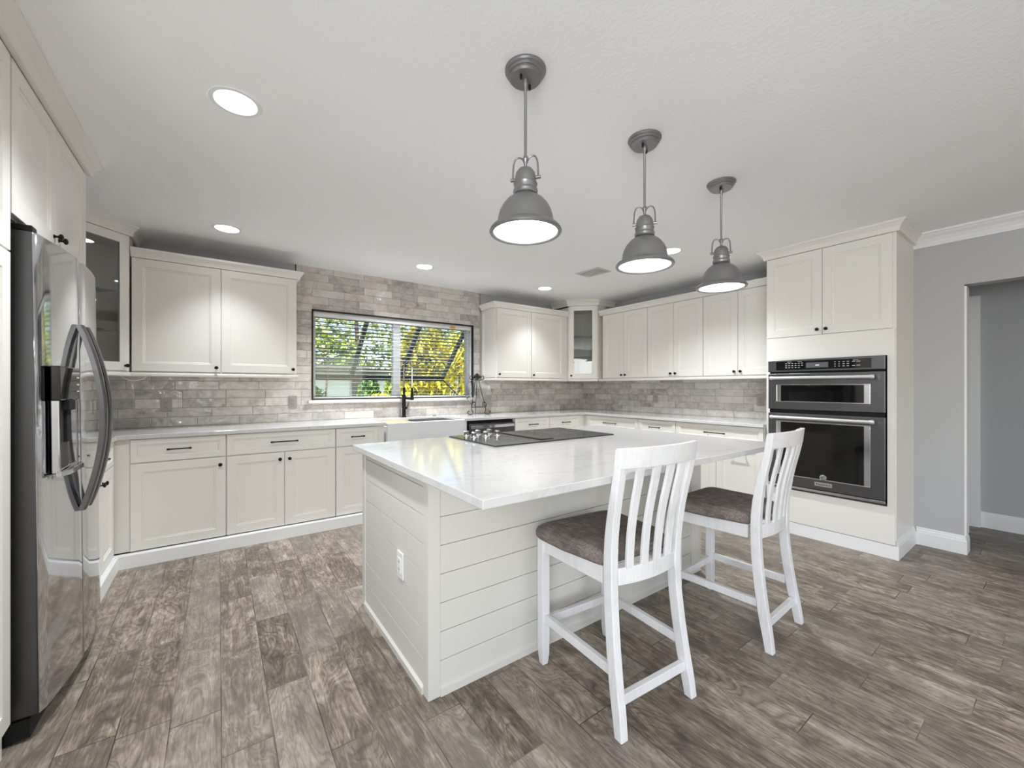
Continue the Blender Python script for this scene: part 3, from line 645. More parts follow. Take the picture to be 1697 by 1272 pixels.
# ------------------------------------------------------------------ plate easel and glass plate
es = thing('plate_easel', 'brown wrought-iron scrollwork plate easel on the worktop by the window', 'easel', (2.565, -.20, CT), -.25)
def tb(name, lst, r, mat, parent, seg=6):
    bm = BM()
    for pts in lst: tube(bm, spline(pts, 6), r, seg)
    return obj(name, bm, mat, parent, smooth=True)
def scroll(cx, cz, r0, a0, turns, sgn, n=14): return [(cx+sgn*(r0*(1-.75*i/n))*math.cos(a0+turns*2*PI*i/n), 0, cz+(r0*(1-.75*i/n))*math.sin(a0+turns*2*PI*i/n)) for i in range(n+1)]
fr_ = []
for s in (-1, 1):
    fr_.append([(s*.02, .055, .42), (s*.055, .02, .25), (s*.085, -.01, .10)])
    fr_.append([(s*.085, -.01, .10), (s*.088, -.02, .06), (s*.075, -.03, .02), (s*.095, -.035, .006), (s*.130, -.035, .008), (s*.143, -.035, .035), (s*.120, -.035, .042)])
    fr_.append([(s*.086, -.01, .08), (s*.092, -.03, .12), (s*.075, -.04, .15), (s*.05, -.04, .145), (s*.045, -.04, .118), (s*.06, -.04, .112)])
fr_.append([(-.086, -.012, .09), (0, -.012, .09), (.086, -.012, .09)])
tb('front_frame', fr_, .0048, 'iron', es)
tb('back_leg', [[(0, .06, .42), (0, .09, .2), (0, .115, .005)]], .0042, 'iron', es)
cr = []
for s in (-1, 1):
    cr.append([(s*.01, .055, .44), (s*.04, .055, .455), (s*.075, .055, .47), (s*.09, .055, .45), (s*.075, .055, .425), (s*.03, .055, .42), (0, .055, .42)])
tb('crest_scrolls', cr, .005, 'iron', es)
bm = BM()
for cx, cz, rr in ((0, .478, .026), (-.030, .458, .022), (.030, .458, .022), (0, .440, .022)):
    q = bmesh.ops.create_icosphere(bm, subdivisions=2, radius=rr, matrix=Matrix.Translation((cx, .055, cz)) @ Matrix.Diagonal((1, .4, 1, 1)))
obj('crest_leaf', bm, 'iron', es, smooth=True)
bm = BM(); lathe(bm, [(0, .001), (.09, .001), (.12, .006), (.155, .018), (.168, .024), (.170, .022), (.160, .014), (.125, .001), (.09, -.005), (0, -.005)], 56)
bmesh.ops.transform(bm, matrix=Matrix.Rotation(math.radians(78), 4, 'X'), verts=bm.verts)
o = obj('glass_plate', bm, 'plateglass', smooth=True, ang=60); o.location = (2.565+.003, -.192, CT+.262); o.rotation_euler = (0, 0, -.25); tag(o, 'round clear glass plate leaning in the iron easel', 'plate')

# ------------------------------------------------------------------ island
isl = thing('kitchen_island', 'white shiplap kitchen island in the middle of the room', 'kitchen island', (.672, -2.96, 0))
IX, IY = 1.99, .91
bm = BM(); box(bm, .012, IX-.012, .012, IY, 0, CB); obj('island_body', bm, 'island', isl)
pit = .1165
def ship_x(bm, x0, x1, y, sgn):          # boards on a face of constant y
    z = .025
    ztop = CB-.002; zs = [.025] + [.025+.1145+i*pit for i in range(0, 7)]; zs = [a for a in zs if a < ztop-.02]+[ztop]
    for a, b in zip(zs, zs[1:]): box(bm, x0, x1, y, y+.0135, a+.0015, b-.0015)
bm = BM(); ship_x(bm, .05, IX-.112, .004, 1); o = obj('shiplap_front', bm, 'island', isl, .0015)
bm = BM()
zs = [.025] + [.025+.1145+i*pit for i in range(0, 7)]; zs = [a for a in zs if a < CB-.03]+[CB-.012]
for a, b in zip(zs, zs[1:]): box(bm, .004, .016, .045, IY-.045, a+.0015, b-.0015)
obj('shiplap_side', bm, 'island', isl, .0015)
bm = BM(); box(bm, 0, .052, 0, .012, 0, CB-.001); box(bm, 0, .014, .012, .05, 0, CB-.001); obj('corner_trim', bm, 'island', isl, .001)
bm = BM(); box(bm, 0, .014, IY-.05, IY, 0, CB-.001); obj('corner_trim', bm, 'island', isl, .001)
bm = BM(); box(bm, IX-.112, IX-.02, -.006, .012, 0, CB-.001); box(bm, IX-.02, IX, -.006, .05, 0, CB-.001); obj('corner_trim', bm, 'island', isl, .001)
SH = [(0, 0), (.014, 0), (.014, .012), (.008, .024), (0, .026)]
bm = BM(); sweep(bm, [(0, 0), (.012, 0), (.012, .03), (0, .035)], (.052, .006, 0), (IX-.112, .006, 0), (0, -1, 0)); sweep(bm, [(0, 0), (.012, 0), (.012, .026), (0, .034)], (.005, .05, 0), (.005, IY-.05, 0), (-1, 0, 0)); obj('base_trim', bm, 'island', isl)
for i in range(4):
    x0 = .02+i*.488
    bm = panel_bm(x0, x0+.484, .11, .87); bmesh.ops.transform(bm, matrix=Matrix.Translation((IX, IY+.0, 0)) @ Matrix.Rotation(PI, 4, 'Z'), verts=bm.verts); obj('door', bm, 'island', isl)
bm = BM(); box(bm, .628, 2.693, -3.44, -2.006, CB, CT); tag(obj('island_countertop', bm, 'quartz', bevel=.003), 'white quartz top of the island overhanging on the seating side', 'countertop')
ol = thing('electrical_outlet', 'white outlet on the shiplap side of the island', 'outlet', (.676, -2.655, .435), -PI/2)
bxo('cover_plate', (-.037, .037, -.008, 0, -.06, .06), 'trim', ol, .003); bxo('socket_insert', (-.017, .017, -.0115, -.008, -.034, .034), 'trim', ol, .001)
bm = BM()
for s in (-1, 1):
    for dx_ in (-.006, .006): box(bm, dx_-.001, dx_+.001, -.0122, -.0115, s*.017-.004, s*.017+.004)
obj('socket_slots', bm, 'gap', ol)
# outlets on the tiles
def outlet(x, y, z, rot, label, wide=.075, grp='grey outlets on the tiles'):
    t = thing('electrical_outlet', label, 'outlet', (x, y, z), rot, grp)
    bxo('cover_plate', (-wide/2, wide/2, -.006, 0, -.06, .06), 'plate', t, .003); bxo('socket_insert', (-.017, .017, -.009, -.006, -.036, .036), 'plate', t, .001)
    bm = BM()
    for s in (-1, 1):
        for dx_ in (-.006, .006): box(bm, dx_-.0012, dx_+.0012, -.0098, -.009, s*.018-.004, s*.018+.004)
        box(bm, -.002, .002, -.0098, -.009, s*.018-.011, s*.018-.007)
    obj('socket_slots', bm, 'gap', t)
outlet(-.357, -.0008, 1.10, 0, 'grey outlet on the tiles under the wall cabinet, nearest the refrigerator')
outlet(.583, -.0008, 1.10, 0, 'grey outlet on the tiles just left of the window')
outlet(XR-.0008, -2.545, 1.11, -PI/2, 'grey outlet on the tiles next to the oven tower')
outlet(XR-.0008, -1.29, 1.11, -PI/2, 'grey outlet in the middle of the oven wall tiles')
def cord(pts, label):
    bm = BM(); tube(bm, spline(pts, 8), .003, 6); tag(obj('cable', bm, 'trim', smooth=True), label, 'cord')
cord([(-.60, -.27, 1.333), (-.575, -.27, 1.31), (-.53, -.27, 1.295), (-.48, -.27, 1.305), (-.45, -.27, 1.333)], 'thin white cord looping under the left wall cabinet')
cord([(4.33, -1.17, 1.333), (4.33, -1.22, 1.315), (4.33, -1.30, 1.31), (4.33, -1.36, 1.333)], 'thin white cord looping under the oven wall cabinets')

# cooktop
ck = thing('cooktop', 'dark glass downdraft cooktop with knobs set in the island top', 'cooktop', (1.238, -2.585, CT))
CW, CD = .985, .558
bxo('glass_surface', (0, CW, 0, CD, .0005, .008), 'cooktop', ck, .002)
bxo('downdraft_vent', (.375, .465, .055, CD-.06, .008, .0125), 'bstain_side', ck, .001)
bm = BM(); box(bm, .366, .3745, .05, CD-.055, .008, .0105); box(bm, .366, .47, .045, .0545, .008, .0105); o = obj('vent_slot', bm, 'gap', ck)
bm = BM()
for cx, cy, r in ((.68, .16, .11), (.68, .40, .085), (.86, .28, .075), (.19, .20, .10)):
    for rr in (r, r*.62): lathe(bm, [(rr-.0012, .0081), (rr-.0012, .0085), (rr+.0012, .0085), (rr+.0012, .0081)], 48, cx, cy)
obj('burner_rings', bm, 'plate', ck)
for i in range(3):
    for j in range(2):
        bm = BM(); lathe(bm, [(0, .008), (.022, .008), (.021, .011), (.0165, .013), (.016, .030), (.018, .034), (.0175, .039), (.012, .042), (0, .042)], 24, .098+i*.09, .50-j*.10)
        box(bm, .096+i*.09, .100+i*.09, .50-j*.10-.017, .50-j*.10+.017, .040, .046)
        obj('knob', bm, 'chrome', ck, smooth=True)

# ------------------------------------------------------------------ refrigerator
rf = thing('refrigerator', 'black stainless side-by-side refrigerator with bowed handles and dispenser', 'refrigerator', (-.50, -1.860, 0))
rf.rotation_euler = (0, math.radians(-.55), 0)
bxo('case', (-.66, -.105, -.438, .438, .03, 1.765), 'bstain_side', rf, .004)
bxo('gasket', (-.105, -.092, -.430, .430, .09, 1.76), 'gap', rf)
def fx_(y): return .030-.044*(y/.455)**2
def fdoor(ya, yb):
    bm = BM(); n = 14; z0, z1 = .085, 1.795
    ys = [ya+(yb-ya)*i/n for i in range(n+1)]; pr = [(-.092, ya)] + [(fx_(y)-(.006 if i in (0, n) else 0), y) for i, y in enumerate(ys)] + [(-.092, yb)]
    prism(bm, pr, z0, z1)
    for f in bm.faces:
        c = f.calc_center_median(); 
        if len(f.verts) == 4 and c.x < fx_(c.y)-.012: f.material_index = 1
    return obj('refrigerator_door', bm, ['bstain', 'bstain_side'], rf, .004, smooth=True, ang=25)
dF = fdoor(-.442, -.078); dR = fdoor(-.070, .442)
for y, dd in ((-.112, dF), (-.034, dR)):
    bm = BM(); z0, z1 = .722, 1.51; n = 28; rings = []
    for i in range(n+1):
        s = i/n; z = z0+(z1-z0)*s; x = fx_(y)+.006+.070*math.sin(PI*s)**.85
        wdt = .019; th = .012
        rings.append([(x-th, y-wdt, z), (x+th*.4, y-wdt, z), (x+th, y-wdt*.5, z), (x+th, y+wdt*.5, z), (x+th*.4, y+wdt, z), (x-th, y+wdt, z)])
    loft(bm, rings); obj('handle', bm, 'dark_handle', dd, smooth=True, ang=50)
# dispenser
xs = lambda y: fx_(y)
dz0, dz1, dy0, dy1 = .925, 1.325, -.385, -.125
bm = BM(); box(bm, xs(-.25)-.01, xs(-.25)+.016, dy0, dy1, 1.195, dz1); dp = obj('dispenser_panel', bm, 'ovenglass', dF, .004)
bm = BM(); xx = xs(-.25)
box(bm, xx-.01, xx+.012, dy0, dy0+.018, dz0, 1.195); box(bm, xx-.01, xx+.012, dy1-.018, dy1, dz0, 1.195); box(bm, xx-.01, xx+.0118, dy0+.01, dy1-.01, dz0, dz0+.012); obj('dispenser_frame', bm, 'bstain', dF, .003)
bm = BM(); box(bm, xx-.012, xx+.0015, dy0+.018, dy1-.018, dz0, 1.195); obj('dispenser_recess', bm, 'bstain_side', dF)
bm = BM(); prism(bm, [(xx, dy0), (xx+.016, dy0), (xx+.032, dy0+.05), (xx+.034, dy1-.05), (xx+.018, dy1), (xx, dy1)], dz0-.014, dz0+.006); obj('drip_tray', bm, 'bstain', dF, .002)
bm = BM(); box(bm, xx, xx+.02, -.29, -.21, 1.155, 1.195); box(bm, xx, xx+.010, -.275, -.225, 1.03, 1.155); obj('dispenser_paddle', bm, 'gap', dF, .002)
bm = BM()
for r in range(3):
    for s in range(2): box(bm, xx+.016, xx+.0166, -.165+s*.018, -.155+s*.018, 1.225+r*.028, 1.231+r*.028)
obj('dispenser_marks', bm, 'whiteink', dp)
bm = BM()
box(bm, -.09, -.02, -.432, -.385, 1.797, 1.82); box(bm, -.13, -.06, -.434, -.39, 1.768, 1.80); o = obj('hinge_cover', bm, 'black', rf, .004)
bm = BM(); box(bm, -.09, -.02, .385, .432, 1.797, 1.82); box(bm, -.13, -.06, .39, .434, 1.768, 1.80); o = obj('hinge_cover', bm, 'black', rf, .004)
bxo('kick_grille', (-.10, -.04, -.44, .44, .012, .078), 'gap', rf)
bm = BM()
for y in (-.40, .40): tube(bm, [(-.09, y, 0.0), (-.09, y, .03)], .02, 12); tube(bm, [(-.6, y, 0.0), (-.6, y, .03)], .02, 12)
obj('foot', bm, 'gap', rf)

# surround: over-fridge cabinet, end panel, pantry
XF = -.572
def facing_left_wall(label, y0, w, z0, z1, doors, name='wall_cabinet', cat='cabinet', kn=()):
    t = thing(name, label, cat, (XF-.018, y0, 0), PI/2)
    bxo('cabinet_body', (0, w, 0, abs(XL-(XF-.018))-.003, z0, z1), 'cab', t)
    for (x0, x1, a, b, k) in doors: front(t, x0, x1, a, b, knobs=k)
    return t
facing_left_wall('deep cabinet with two doors above the refrigerator', -2.345, .925, 1.835, 2.372, [(.002, .460, 1.838, 2.366, [(.43, 1.887)]), (.464, .923, 1.838, 2.366, [(.494, 1.887)])])
bxo_ = bxo('end_panel', (XL+.003, XF, -1.414, -1.390, 0, 2.372), 'cab', None, .001); tag(bxo_, 'tall cream end panel standing right of the refrigerator', 'panel')
facing_left_wall('tall pantry cabinet at the left edge, beside the refrigerator', -3.30, .945, .0, 2.372, [(.47, .943, .11, 1.700, [(.51, 1.1)]), (.47, .943, 1.706, 2.366, [(.51, 1.75)]), (.002, .466, .11, 1.70, [(.43, 1.1)]), (.002, .466, 1.706, 2.366, [(.43, 1.75)])], 'pantry_cabinet')
bm = BM(); sweep(bm, CPT, (XF, -3.30, ZT1), (XF, -1.392, ZT1), (1, 0, 0), mitB=1); sweep(bm, CPT, (XF, -1.392, ZT1), (XL+.01, -1.392, ZT1), (0, 1, 0), mitA=1)
tag(obj('crown_moulding', bm, 'cab'), 'crown moulding over the pantry and the refrigerator cabinets', 'moulding')

# ------------------------------------------------------------------ stools
def make_stool(label, grp):
    t = thing('counter_stool', label, 'stool', (0, 0, 0), 0, grp)
    for s in (-1, 1):       # front legs, y = 0 front
        bm = BM(); x = s*.195
        rings = [[(x+a*q, b*q, z) for a, b in ((-.02, -.02), (.02, -.02), (.02, .02), (-.02, .02))] for z, q in ((0, .72), (.05, .95), (.12, 1), (.565, 1))]
        loft(bm, rings); obj('leg', bm, 'whitewood', t, .003)
    def rear(z):            # rear-face y and half width x of the back posts
        P = [(0, -.485, .1965), (.09, -.474, .193), (.19, -.456, .189), (.30, -.440, .185), (.42, -.427, .181), (.53, -.422, .180), (.62, -.424, .182), (.70, -.431, .186), (.77, -.441, .188), (.84, -.455, .191), (.90, -.469, .194), (.96, -.480, .197), (1.03, -.487, .200)]
        for (a, ya, xa), (b, yb, xb) in zip(P, P[1:]):
            if z <= b: f = (z-a)/(b-a); f = max(0, min(1, f)); return ya+(yb-ya)*f, xa+(xb-xa)*f
        return P[-1][1], P[-1][2]
    zz = [i*1.025/28 for i in range(29)]
    for s in (-1, 1):
        bm = BM(); rings = []
        for z in zz:
            y, x = rear(z); th = .042 if z > .12 else .034+.008*z/.12; th -= max(0, z-.62)*.034; hw = .0175
            rings.append([(s*x-hw, y, z), (s*x+hw, y, z), (s*x+hw, y+th, z), (s*x-hw, y+th, z)])
        loft(bm, rings); obj('leg', bm, 'whitewood', t, .003)
    def bowed(z0, z1, bow, th, x_in, yoff=0, n=14):
        bm = BM(); rings = []
        for i in range(n+1):
            f = -1+2*i/n
            ya, xa = rear(z0); yb, xb = rear(z1); b = -bow*(1-f*f)
            rings.append([(f*(xa+x_in), ya+b+yoff, z0), (f*(xb+x_in), yb+b+yoff, z1), (f*(xb+x_in), yb+b+yoff+th, z1), (f*(xa+x_in), ya+b+yoff+th, z0)])
        loft(bm, rings); return bm
    obj('top_rail', bowed(.957, 1.030, .030, .022, .0176), 'whitewood', t, .002, smooth=True)
    obj('seat_rail', bowed(.512, .576, .022, .022, -.015, .006), 'whitewood', t, .002, smooth=True)
    for k in range(4):
        f = -.60+.40*k; bm = BM(); rings = []
        for i in range(15):
            z = .572+(.962-.572)*i/14; y, x = rear(z); b = -(.022+.008*i/14)*(1-f*f)+.006; hw = .0185; q = 0
            rings.append([(f*x*1.0-hw, y+b+q, z), (f*x+hw, y+b+q, z), (f*x+hw, y+b+q+.012, z), (f*x-hw, y+b+q+.012, z)])
        loft(bm, rings); obj('slat', bm, 'whitewood', t, .0015, smooth=True)
    bm = BM(); box(bm, -.178, .178, -.012, .012, .508, .572); obj('apron', bm, 'whitewood', t, .002)
    for s in (-1, 1):
        bm = BM(); rings = [[(s*.205, -.018, .508), (s*.185, -.018, .508), (s*.185, -.018, .572), (s*.205, -.018, .572)], [(s*.190, -.366, .508), (s*.170, -.366, .508), (s*.170, -.366, .572), (s*.190, -.366, .572)]]
        loft(bm, rings); obj('apron', bm, 'whitewood', t, .002)
        bm = BM(); y2 = rear(.215)[0]+.044
        rings = [[(s*.203, -.016, .192), (s*.181, -.016, .192), (s*.181, -.016, .228), (s*.203, -.016, .228)], [(s*.198, y2, .192), (s*.176, y2, .192), (s*.176, y2, .228), (s*.198, y2, .228)]]
        loft(bm, rings); obj('stretcher', bm, 'whitewood', t, .002)
    bxo('stretcher', (-.178, .178, -.01, .012, .172, .208), 'whitewood', t, .002)
    yb = rear(.12)[0]; bxo('stretcher', (-.176, .176, yb+.012, yb+.034, .100, .138), 'whitewood', t, .002)
    # cushion
    bm = BM(); rings = []; n = 40
    def outline(k, z, ins):
        pts = []
        for i in range(n):
            a = 2*PI*i/n; c, s_ = math.cos(a), math.sin(a); e = .22
            sx_ = math.copysign(abs(c)**e, c); sy_ = math.copysign(abs(s_)**e, s_)
            hy = .205-ins; yy = -.172+sy_*hy; wx = .222+(yy+.37)*.05-ins-(.018 if yy < -.3 else 0)
            pts.append((sx_*wx, yy, z))
        return pts
    for ins, z in ((.006, .573), (0, .582), (0, .602), (.006, .616), (.02, .627), (.05, .634), (.10, .637), (.16, .638)): rings.append(outline(0, z, ins))
    loft(bm, rings); obj('seat_cushion', bm, 'fabric', t, 0, smooth=True, ang=60)
    for s in (-1, 1):
        bm = BM(); lathe(bm, [(0, -.0005), (.012, -.0005), (.012, .003), (0, .003)], 12, s*.195, 0)
        obj('foot_pad', bm, 'gap', t)
    return t
s1 = make_stool('white counter stool with grey seat, nearest the left end of the island', 'white counter stools at the island')
s1.location = (1.385, -3.066, 0.0006); s1.rotation_euler = (0, 0, -.076)
dup(s1, (2.272, -3.144, .0006), .045, 'white counter stool with grey seat at the right end of the island, nearer the ovens')

# ------------------------------------------------------------------ pendants
def make_pendant(label, grp):
    t = thing('pendant_light', label, 'pendant lamp', (0, 0, H), 0, grp)
    bm = BM(); lathe(bm, [(0, 0), (.078, 0), (.078, -.006), (.074, -.011), (.071, -.012), (.071, -.018), (.067, -.022), (.063, -.023), (.063, -.030), (.058, -.036), (0, -.037)], 48)
    cn = obj('canopy', bm, 'pewter', t, smooth=True, ang=30)
    bm = BM()
    for s in (-1, 1): lathe(bm, [(0, -.036), (.005, -.036), (.005, -.052), (.003, -.055), (0, -.055)], 12, s*.030, s*.012)
    obj('screw', bm, 'black', cn, smooth=True)
    bm = BM(); lathe(bm, [(0, -.036), (.010, -.036), (.009, -.055), (.0055, -.06), (.0055, -.33), (0, -.33)], 16); obj('stem', bm, 'pewter', t, smooth=True)
    z = 2.108-H
    bm = BM(); lathe(bm, [(0, z+.014), (.008, z+.012), (.013, z), (.008, z-.012), (.006, z-.016), (.006, z-.036), (0, z-.036)], 20)
    yk = bm
    a = .9; cx, cy = math.cos(a), math.sin(a)
    for s in (-1, 1):
        P = [(s*.008, 0, z), (s*.022, 0, z+.010), (s*.037, 0, z+.008), (s*.046, 0, z-.012), (s*.049, 0, z-.05), (s*.049, 0, z-.075)]
        tube(bm, [(p[0]*cx*-1, p[0]*cy, p[2]) for p in spline(P, 5)], .0035, 8)
        tube(bm, [(-s*.040*cx, s*.040*cy, z-.072), (-s*.058*cx, s*.058*cy, z-.072)], .0065, 10)
    obj('yoke', bm, 'pewter', t, smooth=True)
    zt = 2.078-H
    bm = BM(); lathe(bm, [(0, zt), (.012, zt-.001), (.026, zt-.008), (.036, zt-.022), (.040, zt-.040), (.040, zt-.058), (.044, zt-.060), (.0455, zt-.064), (.044, zt-.068), (.043, zt-.070), (.043, zt-.084), (.046, zt-.087), (.047, zt-.092), (.045, zt-.096), (.046, zt-.103), (.040, zt-.108), (.034, zt-.112)], 40); obj('socket_housing', bm, 'pewter', t, smooth=True, ang=40)
    zb = 1.838-H
    out = [(.038, zb+.130), (.054, zb+.125), (.071, zb+.113), (.087, zb+.094), (.098, zb+.072), (.104, zb+.050), (.107, zb+.028), (.112, zb+.017), (.126, zb+.012), (.134, zb+.004), (.137, zb-.004), (.134, zb-.009), (.124, zb-.010), (.120, zb-.006), (.119, zb+.002), (.104, zb+.012), (.101, zb+.036), (.094, zb+.064), (.082, zb+.088), (.066, zb+.107), (.050, zb+.119), (.034, zb+.123)]
    bm = BM(); lathe(bm, out, 56); obj('shade', bm, 'pewter', t, smooth=True, ang=30)
    bm = BM(); lathe(bm, [(0, zb-.008), (.06, zb-.007), (.119, zb-.003), (.119, zb+.001), (0, zb+.001)], 48); obj('diffuser', bm, 'glow', t, smooth=True)
    bm = BM(); q = bmesh.ops.create_icosphere(bm, subdivisions=1, radius=.006, matrix=Matrix.Translation((.112, .02, zb+.022))); obj('thumb_screw', bm, 'black', t, smooth=True)
    return t
PX = (.944, 1.673, 2.402)
gp = 'pewter dome pendants over the island'
p1 = make_pendant('pewter dome pendant nearest the camera, over the left end of the island', gp); p1.location = (PX[0], -3.236, H)
dup(p1, (PX[1], -3.236, H), 0, 'pewter dome pendant over the middle of the island'); dup(p1, (PX[2], -3.236, H), 0, 'pewter dome pendant over the right end, nearest the ovens')
for i, x in enumerate(PX): light('pendant_bulb', 'AREA', (x, -3.236, 1.822), (0, 0, 0), .8, .2, color=(1, .98, .95), shape='DISK')

# downlights
dl = thing('recessed_downlight', 'large round ceiling downlight nearest the refrigerator, upper left', 'downlight', (.058, -2.384, H), 0, 'recessed ceiling downlights')
bm = BM(); lathe(bm, [(.075, -.001), (.078, -.004), (.094, -.003), (.097, -.0005)], 48); obj('trim_ring', bm, 'trim', dl, smooth=True)
bm = BM(); lathe(bm, [(0, -.0035), (.05, -.0035), (.0765, -.002)], 48); obj('lens', bm, 'glow2', dl, smooth=True)
DL = [((.05, -.695), 'round ceiling downlight over the wall cabinet left of the window'), ((1.663, -.662), 'round ceiling downlight in front of the window'),
      ((3.218, -.683), 'small round ceiling downlight near the far glass corner cabinet'), ((3.236, -2.371), 'round ceiling downlight half hidden behind the middle pendant')]
for (x, y), lab in DL: dup(dl, (x, y, H), 0, lab)
for x, y in [(.058, -2.384), (.05, -.695), (1.663, -.662), (3.218, -.683), (3.236, -2.371)]:
    light('downlight_beam', 'SPOT', (x, y, H-.03), (0, 0, 0), (30 if abs(x-1.66) > .5 else 120) if y > -1 else (66 if x < 1 else 92), .06, color=(.93, .965, 1), spot_size=math.radians(94 if y > -1 and abs(x-1.66) > .5 else 132), spot_blend=1)
for (x, y), wh in zip([(.06, -5.6), (2.2, -5.6), (3.6, -5.2), (1.2, -7.2)], ('by the added side window', 'in line with the island', 'near the hallway opening', 'by the added rear glass doors')):
    t = dup(dl, (x, y, H), 0, 'added round ceiling downlight behind the camera, '+wh); light('downlight_beam', 'SPOT', (x, y, H-.03), (0, 0, 0), 17, .06, color=(.93, .965, 1), spot_size=math.radians(118), spot_blend=1)  # unseen downlights added behind the camera to brighten the room
# vent
v = thing('ceiling_vent', 'white rectangular air vent in the ceiling behind the pendants', 'vent', (3.17, -1.51, H), .06)
bm = BM(); box(bm, -.11, .11, -.15, -.125, -.008, 0); box(bm, -.11, .11, .125, .15, -.008, 0); box(bm, -.11, -.085, -.125, .125, -.008, 0); box(bm, .085, .11, -.125, .125, -.008, 0); obj('vent_frame', bm, 'vent', v, .002)
bm = BM()
for i in range(12):
    y = -.115+i*.021; prism(bm, [(-.085, y), (.085, y), (.085, y+.012), (-.085, y+.012)], -.007, -.003)
obj('louvers', bm, 'vent', v); bxo('vent_shaft', (-.085, .085, -.125, .125, -.0015, -.0002), 'gap', v)

# ------------------------------------------------------------------ blind
bl = thing('window_blind', 'open white horizontal blind hanging inside the kitchen window', 'blind', (0, 0, 0))
bxo('headrail', (WX0+.022, WX1-.022, .032, .078, WZ1-.062, WZ1-.022), 'vinyl', bl, .002)
MAT['orange'] = plain('orange_sticker', srgb(236, 160, 70), .5)
o = bxo('sticker', (2.30, 2.37, .0305, .0319, 1.966, 1.996), 'orange', bl); o['label'] = 'small orange sticker'
bm = BM(); z = WZ0+.05
while z < WZ1-.075:
    box(bm, WX0+.026, WX1-.026, .034, .076, z, z+.0022); z += .0425
obj('slats', bm, 'blind', bl); bxo('bottom_rail', (WX0+.026, WX1-.026, .035, .075, WZ0+.013, WZ0+.028), 'blind', bl, .002)
bm = BM()
for x in (WX0+.16, 1.25, 2.10, WX1-.16): tube(bm, [(x, .054, WZ0+.02), (x, .054, WZ1-.06)], .0009, 4)
obj('ladder_cords', bm, 'blind', bl)

# ------------------------------------------------------------------ outdoors
sh = thing('awning_shutter', 'grey-green louvred awning shutter propped open outside the window', 'shutter', (0, .215, 2.04))
ax = Vector((0, .755, -.69)); Ls = ax.length; ax.normalize(); an = math.atan2(-ax.z, ax.y)
SX = (.70, 1.345, 1.985, 2.62)
def shb(bm, x0, x1, s0, s1, h0, h1):
    vs = box(bm, x0, x1, s0, s1, h0, h1); bmesh.ops.transform(bm, matrix=Matrix.Rotation(-an, 4, 'X'), verts=vs)
bm = BM()
for x in SX: shb(bm, x, x+.045, 0, Ls, -.02, .02)
shb(bm, SX[0], SX[-1]+.045, -.01, .05, -.02, .02); shb(bm, SX[0], SX[-1]+.045, Ls-.055, Ls, -.022, .022)
obj('shutter_frame', bm, 'shutter', sh)
bm = BM(); n = 17
for i in range(n):
    s = .075+i*(Ls-.15)/(n-1)
    for a, b in zip(SX, SX[1:]):
        vs = box(bm, a+.045, b, -.022, .022, -.003, .003); bmesh.ops.transform(bm, matrix=Matrix.Rotation(-an, 4, 'X') @ Matrix.Translation((0, s, 0)) @ Matrix.Rotation(1.06, 4, 'X'), verts=vs)
obj('louvers', bm, 'shutter', sh)
bm = BM(); tube(bm, [(2.64, .72, -.68), (2.66, .04, -1.02)], .009, 8); tube(bm, [(.72, .72, -.68), (.72, .04, -1.02)], .009, 8); obj('prop_arm', bm, 'black', sh)
bm = BM(); box(bm, -30, 45, .2, 60, -.3, -.25); o = obj('lawn', bm, 'lawn'); tag(o, 'lawn outside the kitchen window', 'lawn', kind='structure')

def leaves(bm, n, cx, cy, cz, rx, ry, rz, size, seed, shell=.55, tall=1.0):
    rnd = random.Random(seed)
    for _ in range(n):
        while True:
            p = Vector((rnd.uniform(-1, 1), rnd.uniform(-1, 1), rnd.uniform(-1, 1)))
            if shell < p.length < 1: break
        c = Vector((cx+p.x*rx, cy+p.y*ry, cz+p.z*rz)); R = Matrix.Rotation(rnd.uniform(0, 6.3), 3, 'Z') @ Matrix.Rotation(rnd.uniform(-1.2, 1.2), 3, 'X')
        s = size*rnd.uniform(.6, 1.3)
        bm.faces.new([bm.verts.new(c + R @ Vector(q)) for q in ((0, -s*tall, 0), (s*.45, 0, s*.1), (0, s*tall, 0), (-s*.45, 0, s*.1))])
def plant(name, label, cat, blobs, n, size, mat, trunk=None, seed=1, grp=None, tall=1.0, loc=(0, 0, 0)):
    t = thing(name, label, cat, loc, 0, grp); bm = BM()
    for i, b in enumerate(blobs): leaves(bm, n, *b, size, seed*31+i, tall=tall)
    obj('foliage', bm, mat, t)
    if trunk:
        bm = BM()
        for pts, r in trunk: tube(bm, spline(pts, 4), r, 8)
        obj('stems', bm, 'bark', t)
    return t
G0 = -.25
plant('hedge', 'tall yellow-green bamboo hedge outside, behind the right window pane', 'hedge', [(4.6+i*.75, 4.1+.2*(i % 2), 1.0, .62, .5, 1.55) for i in range(5)], 1300, .10, 'leaf_y', [([(4.2+i*.23, 3.75, G0), (4.2+i*.23+.05*math.sin(i), 3.8, 1.9)], .018) for i in range(14)], 3, tall=1.5)
plant('hedge', 'yellow-green bamboo clump outside, left half of the right window pane', 'hedge', [(3.0+i*.45, 3.0, 1.0, .3, .3, 1.45) for i in range(2)], 1100, .09, 'leaf_y', [([(2.8+i*.09, 2.9, G0), (2.82+i*.09, 2.95, 1.8)], .013) for i in range(9)], 4, tall=1.5)
plant('bush', 'round green bush outside, behind the left window pane', 'bush', [(2.97, 5.6, 1.05, .28, .3, .40), (2.97, 5.6, .35, .3, .3, .5)], 1600, .05, 'leaf_d', [([(2.97, 5.6, G0), (2.97, 5.6, .9)], .04)], 5)
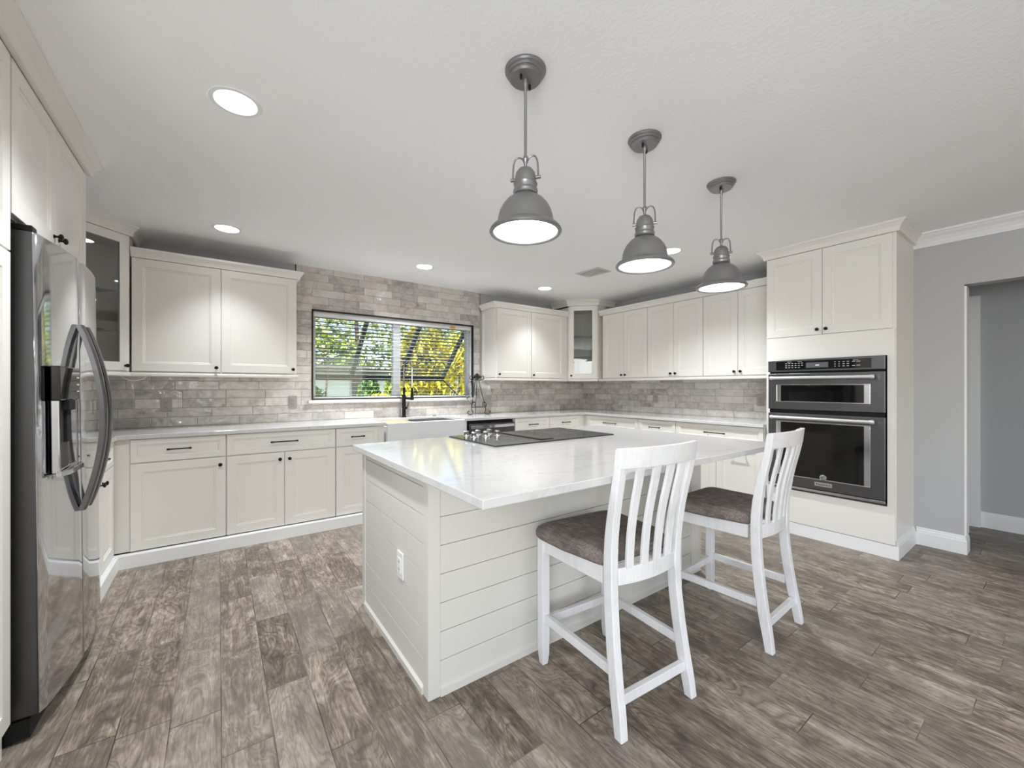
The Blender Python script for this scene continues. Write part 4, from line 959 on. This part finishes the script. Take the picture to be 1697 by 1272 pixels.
plant('bush', 'low yellow-leaved bush outside at the foot of the left window pane', 'bush', [(2.76, 4.2, .80, .42, .3, .32), (2.76, 4.2, .3, .40, .3, .5)], 1400, .05, 'leaf_y', [([(2.76, 4.2, G0), (2.76, 4.2, .6)], .03)], 6)
plant('bush', 'loose light green bush outside beside the window mullion', 'bush', [(3.62, 5.8, 1.0, .22, .3, .65)], 1300, .06, 'leaf_g', [([(3.62, 5.8, G0), (3.62, 5.8, .9)], .03)], 7)
random.seed(9)
for i, (x, y, r, h) in enumerate([(-1.2, 20, 2.0, 4.2), (4.6, 19, 1.9, 4.2), (9.8, 17.5, 2.3, 5.0), (14.6, 16, 2.3, 5.2), (7.5, 24, 3.0, 8.0)]):
    plant('tree', ['leafy tree far outside, behind the left end of the window', 'leafy tree far outside, behind the middle of the left pane', 'leafy tree far outside, behind the window mullion', 'leafy tree far outside, behind the right pane', 'tallest leafy tree outside, rising behind the others'][i], 'tree',
          [(x, y, h*.62, r, r, h*.45)], 1100, .26, 'leaf_g', [([(x, y, G0), (x+.1, y, h*.5), (x, y, h*.8)], .14)], 20+i, 'trees outside the kitchen window')
hs = thing('neighbour_house', 'white neighbouring house seen through the left window pane', 'house', (0, 8.6, G0))
bm = BM(); box(bm, -5, 3.25, 0, 5, 0, 2.05); box(bm, 3.25, 8.6, 2.2, 5, 0, 2.05); obj('house_wall', bm, 'siding', hs)
bm = BM(); prism(bm, [(-5.5, -.6), (3.7, -.6), (3.7, 1.7), (9.1, 1.7), (9.1, 5.5), (-5.5, 5.5)], 2.05, 2.15)
obj('eaves', bm, 'roof', hs)
bxo('house_door', (3.9, 4.8, 2.15, 2.2, 0, 1.95), 'shutter', hs); bxo('house_window', (5.3, 6.6, 2.15, 2.2, .9, 2.0), 'ovenglass', hs); bxo('house_window', (1.0, 2.0, -.04, 0, .9, 1.8), 'shutter', hs)
plant('potted_plant', 'dark spiky shrub against the white house outside', 'shrub', [(2.0, 7.4, .75, .3, .3, .55)], 260, .16, 'leaf_d', [([(1.95, 7.4, G0), (1.8, 7.4, 1.7)], .025), ([(2.25, 7.4, G0), (2.4, 7.4, 1.8)], .025)], 8, tall=1.8)
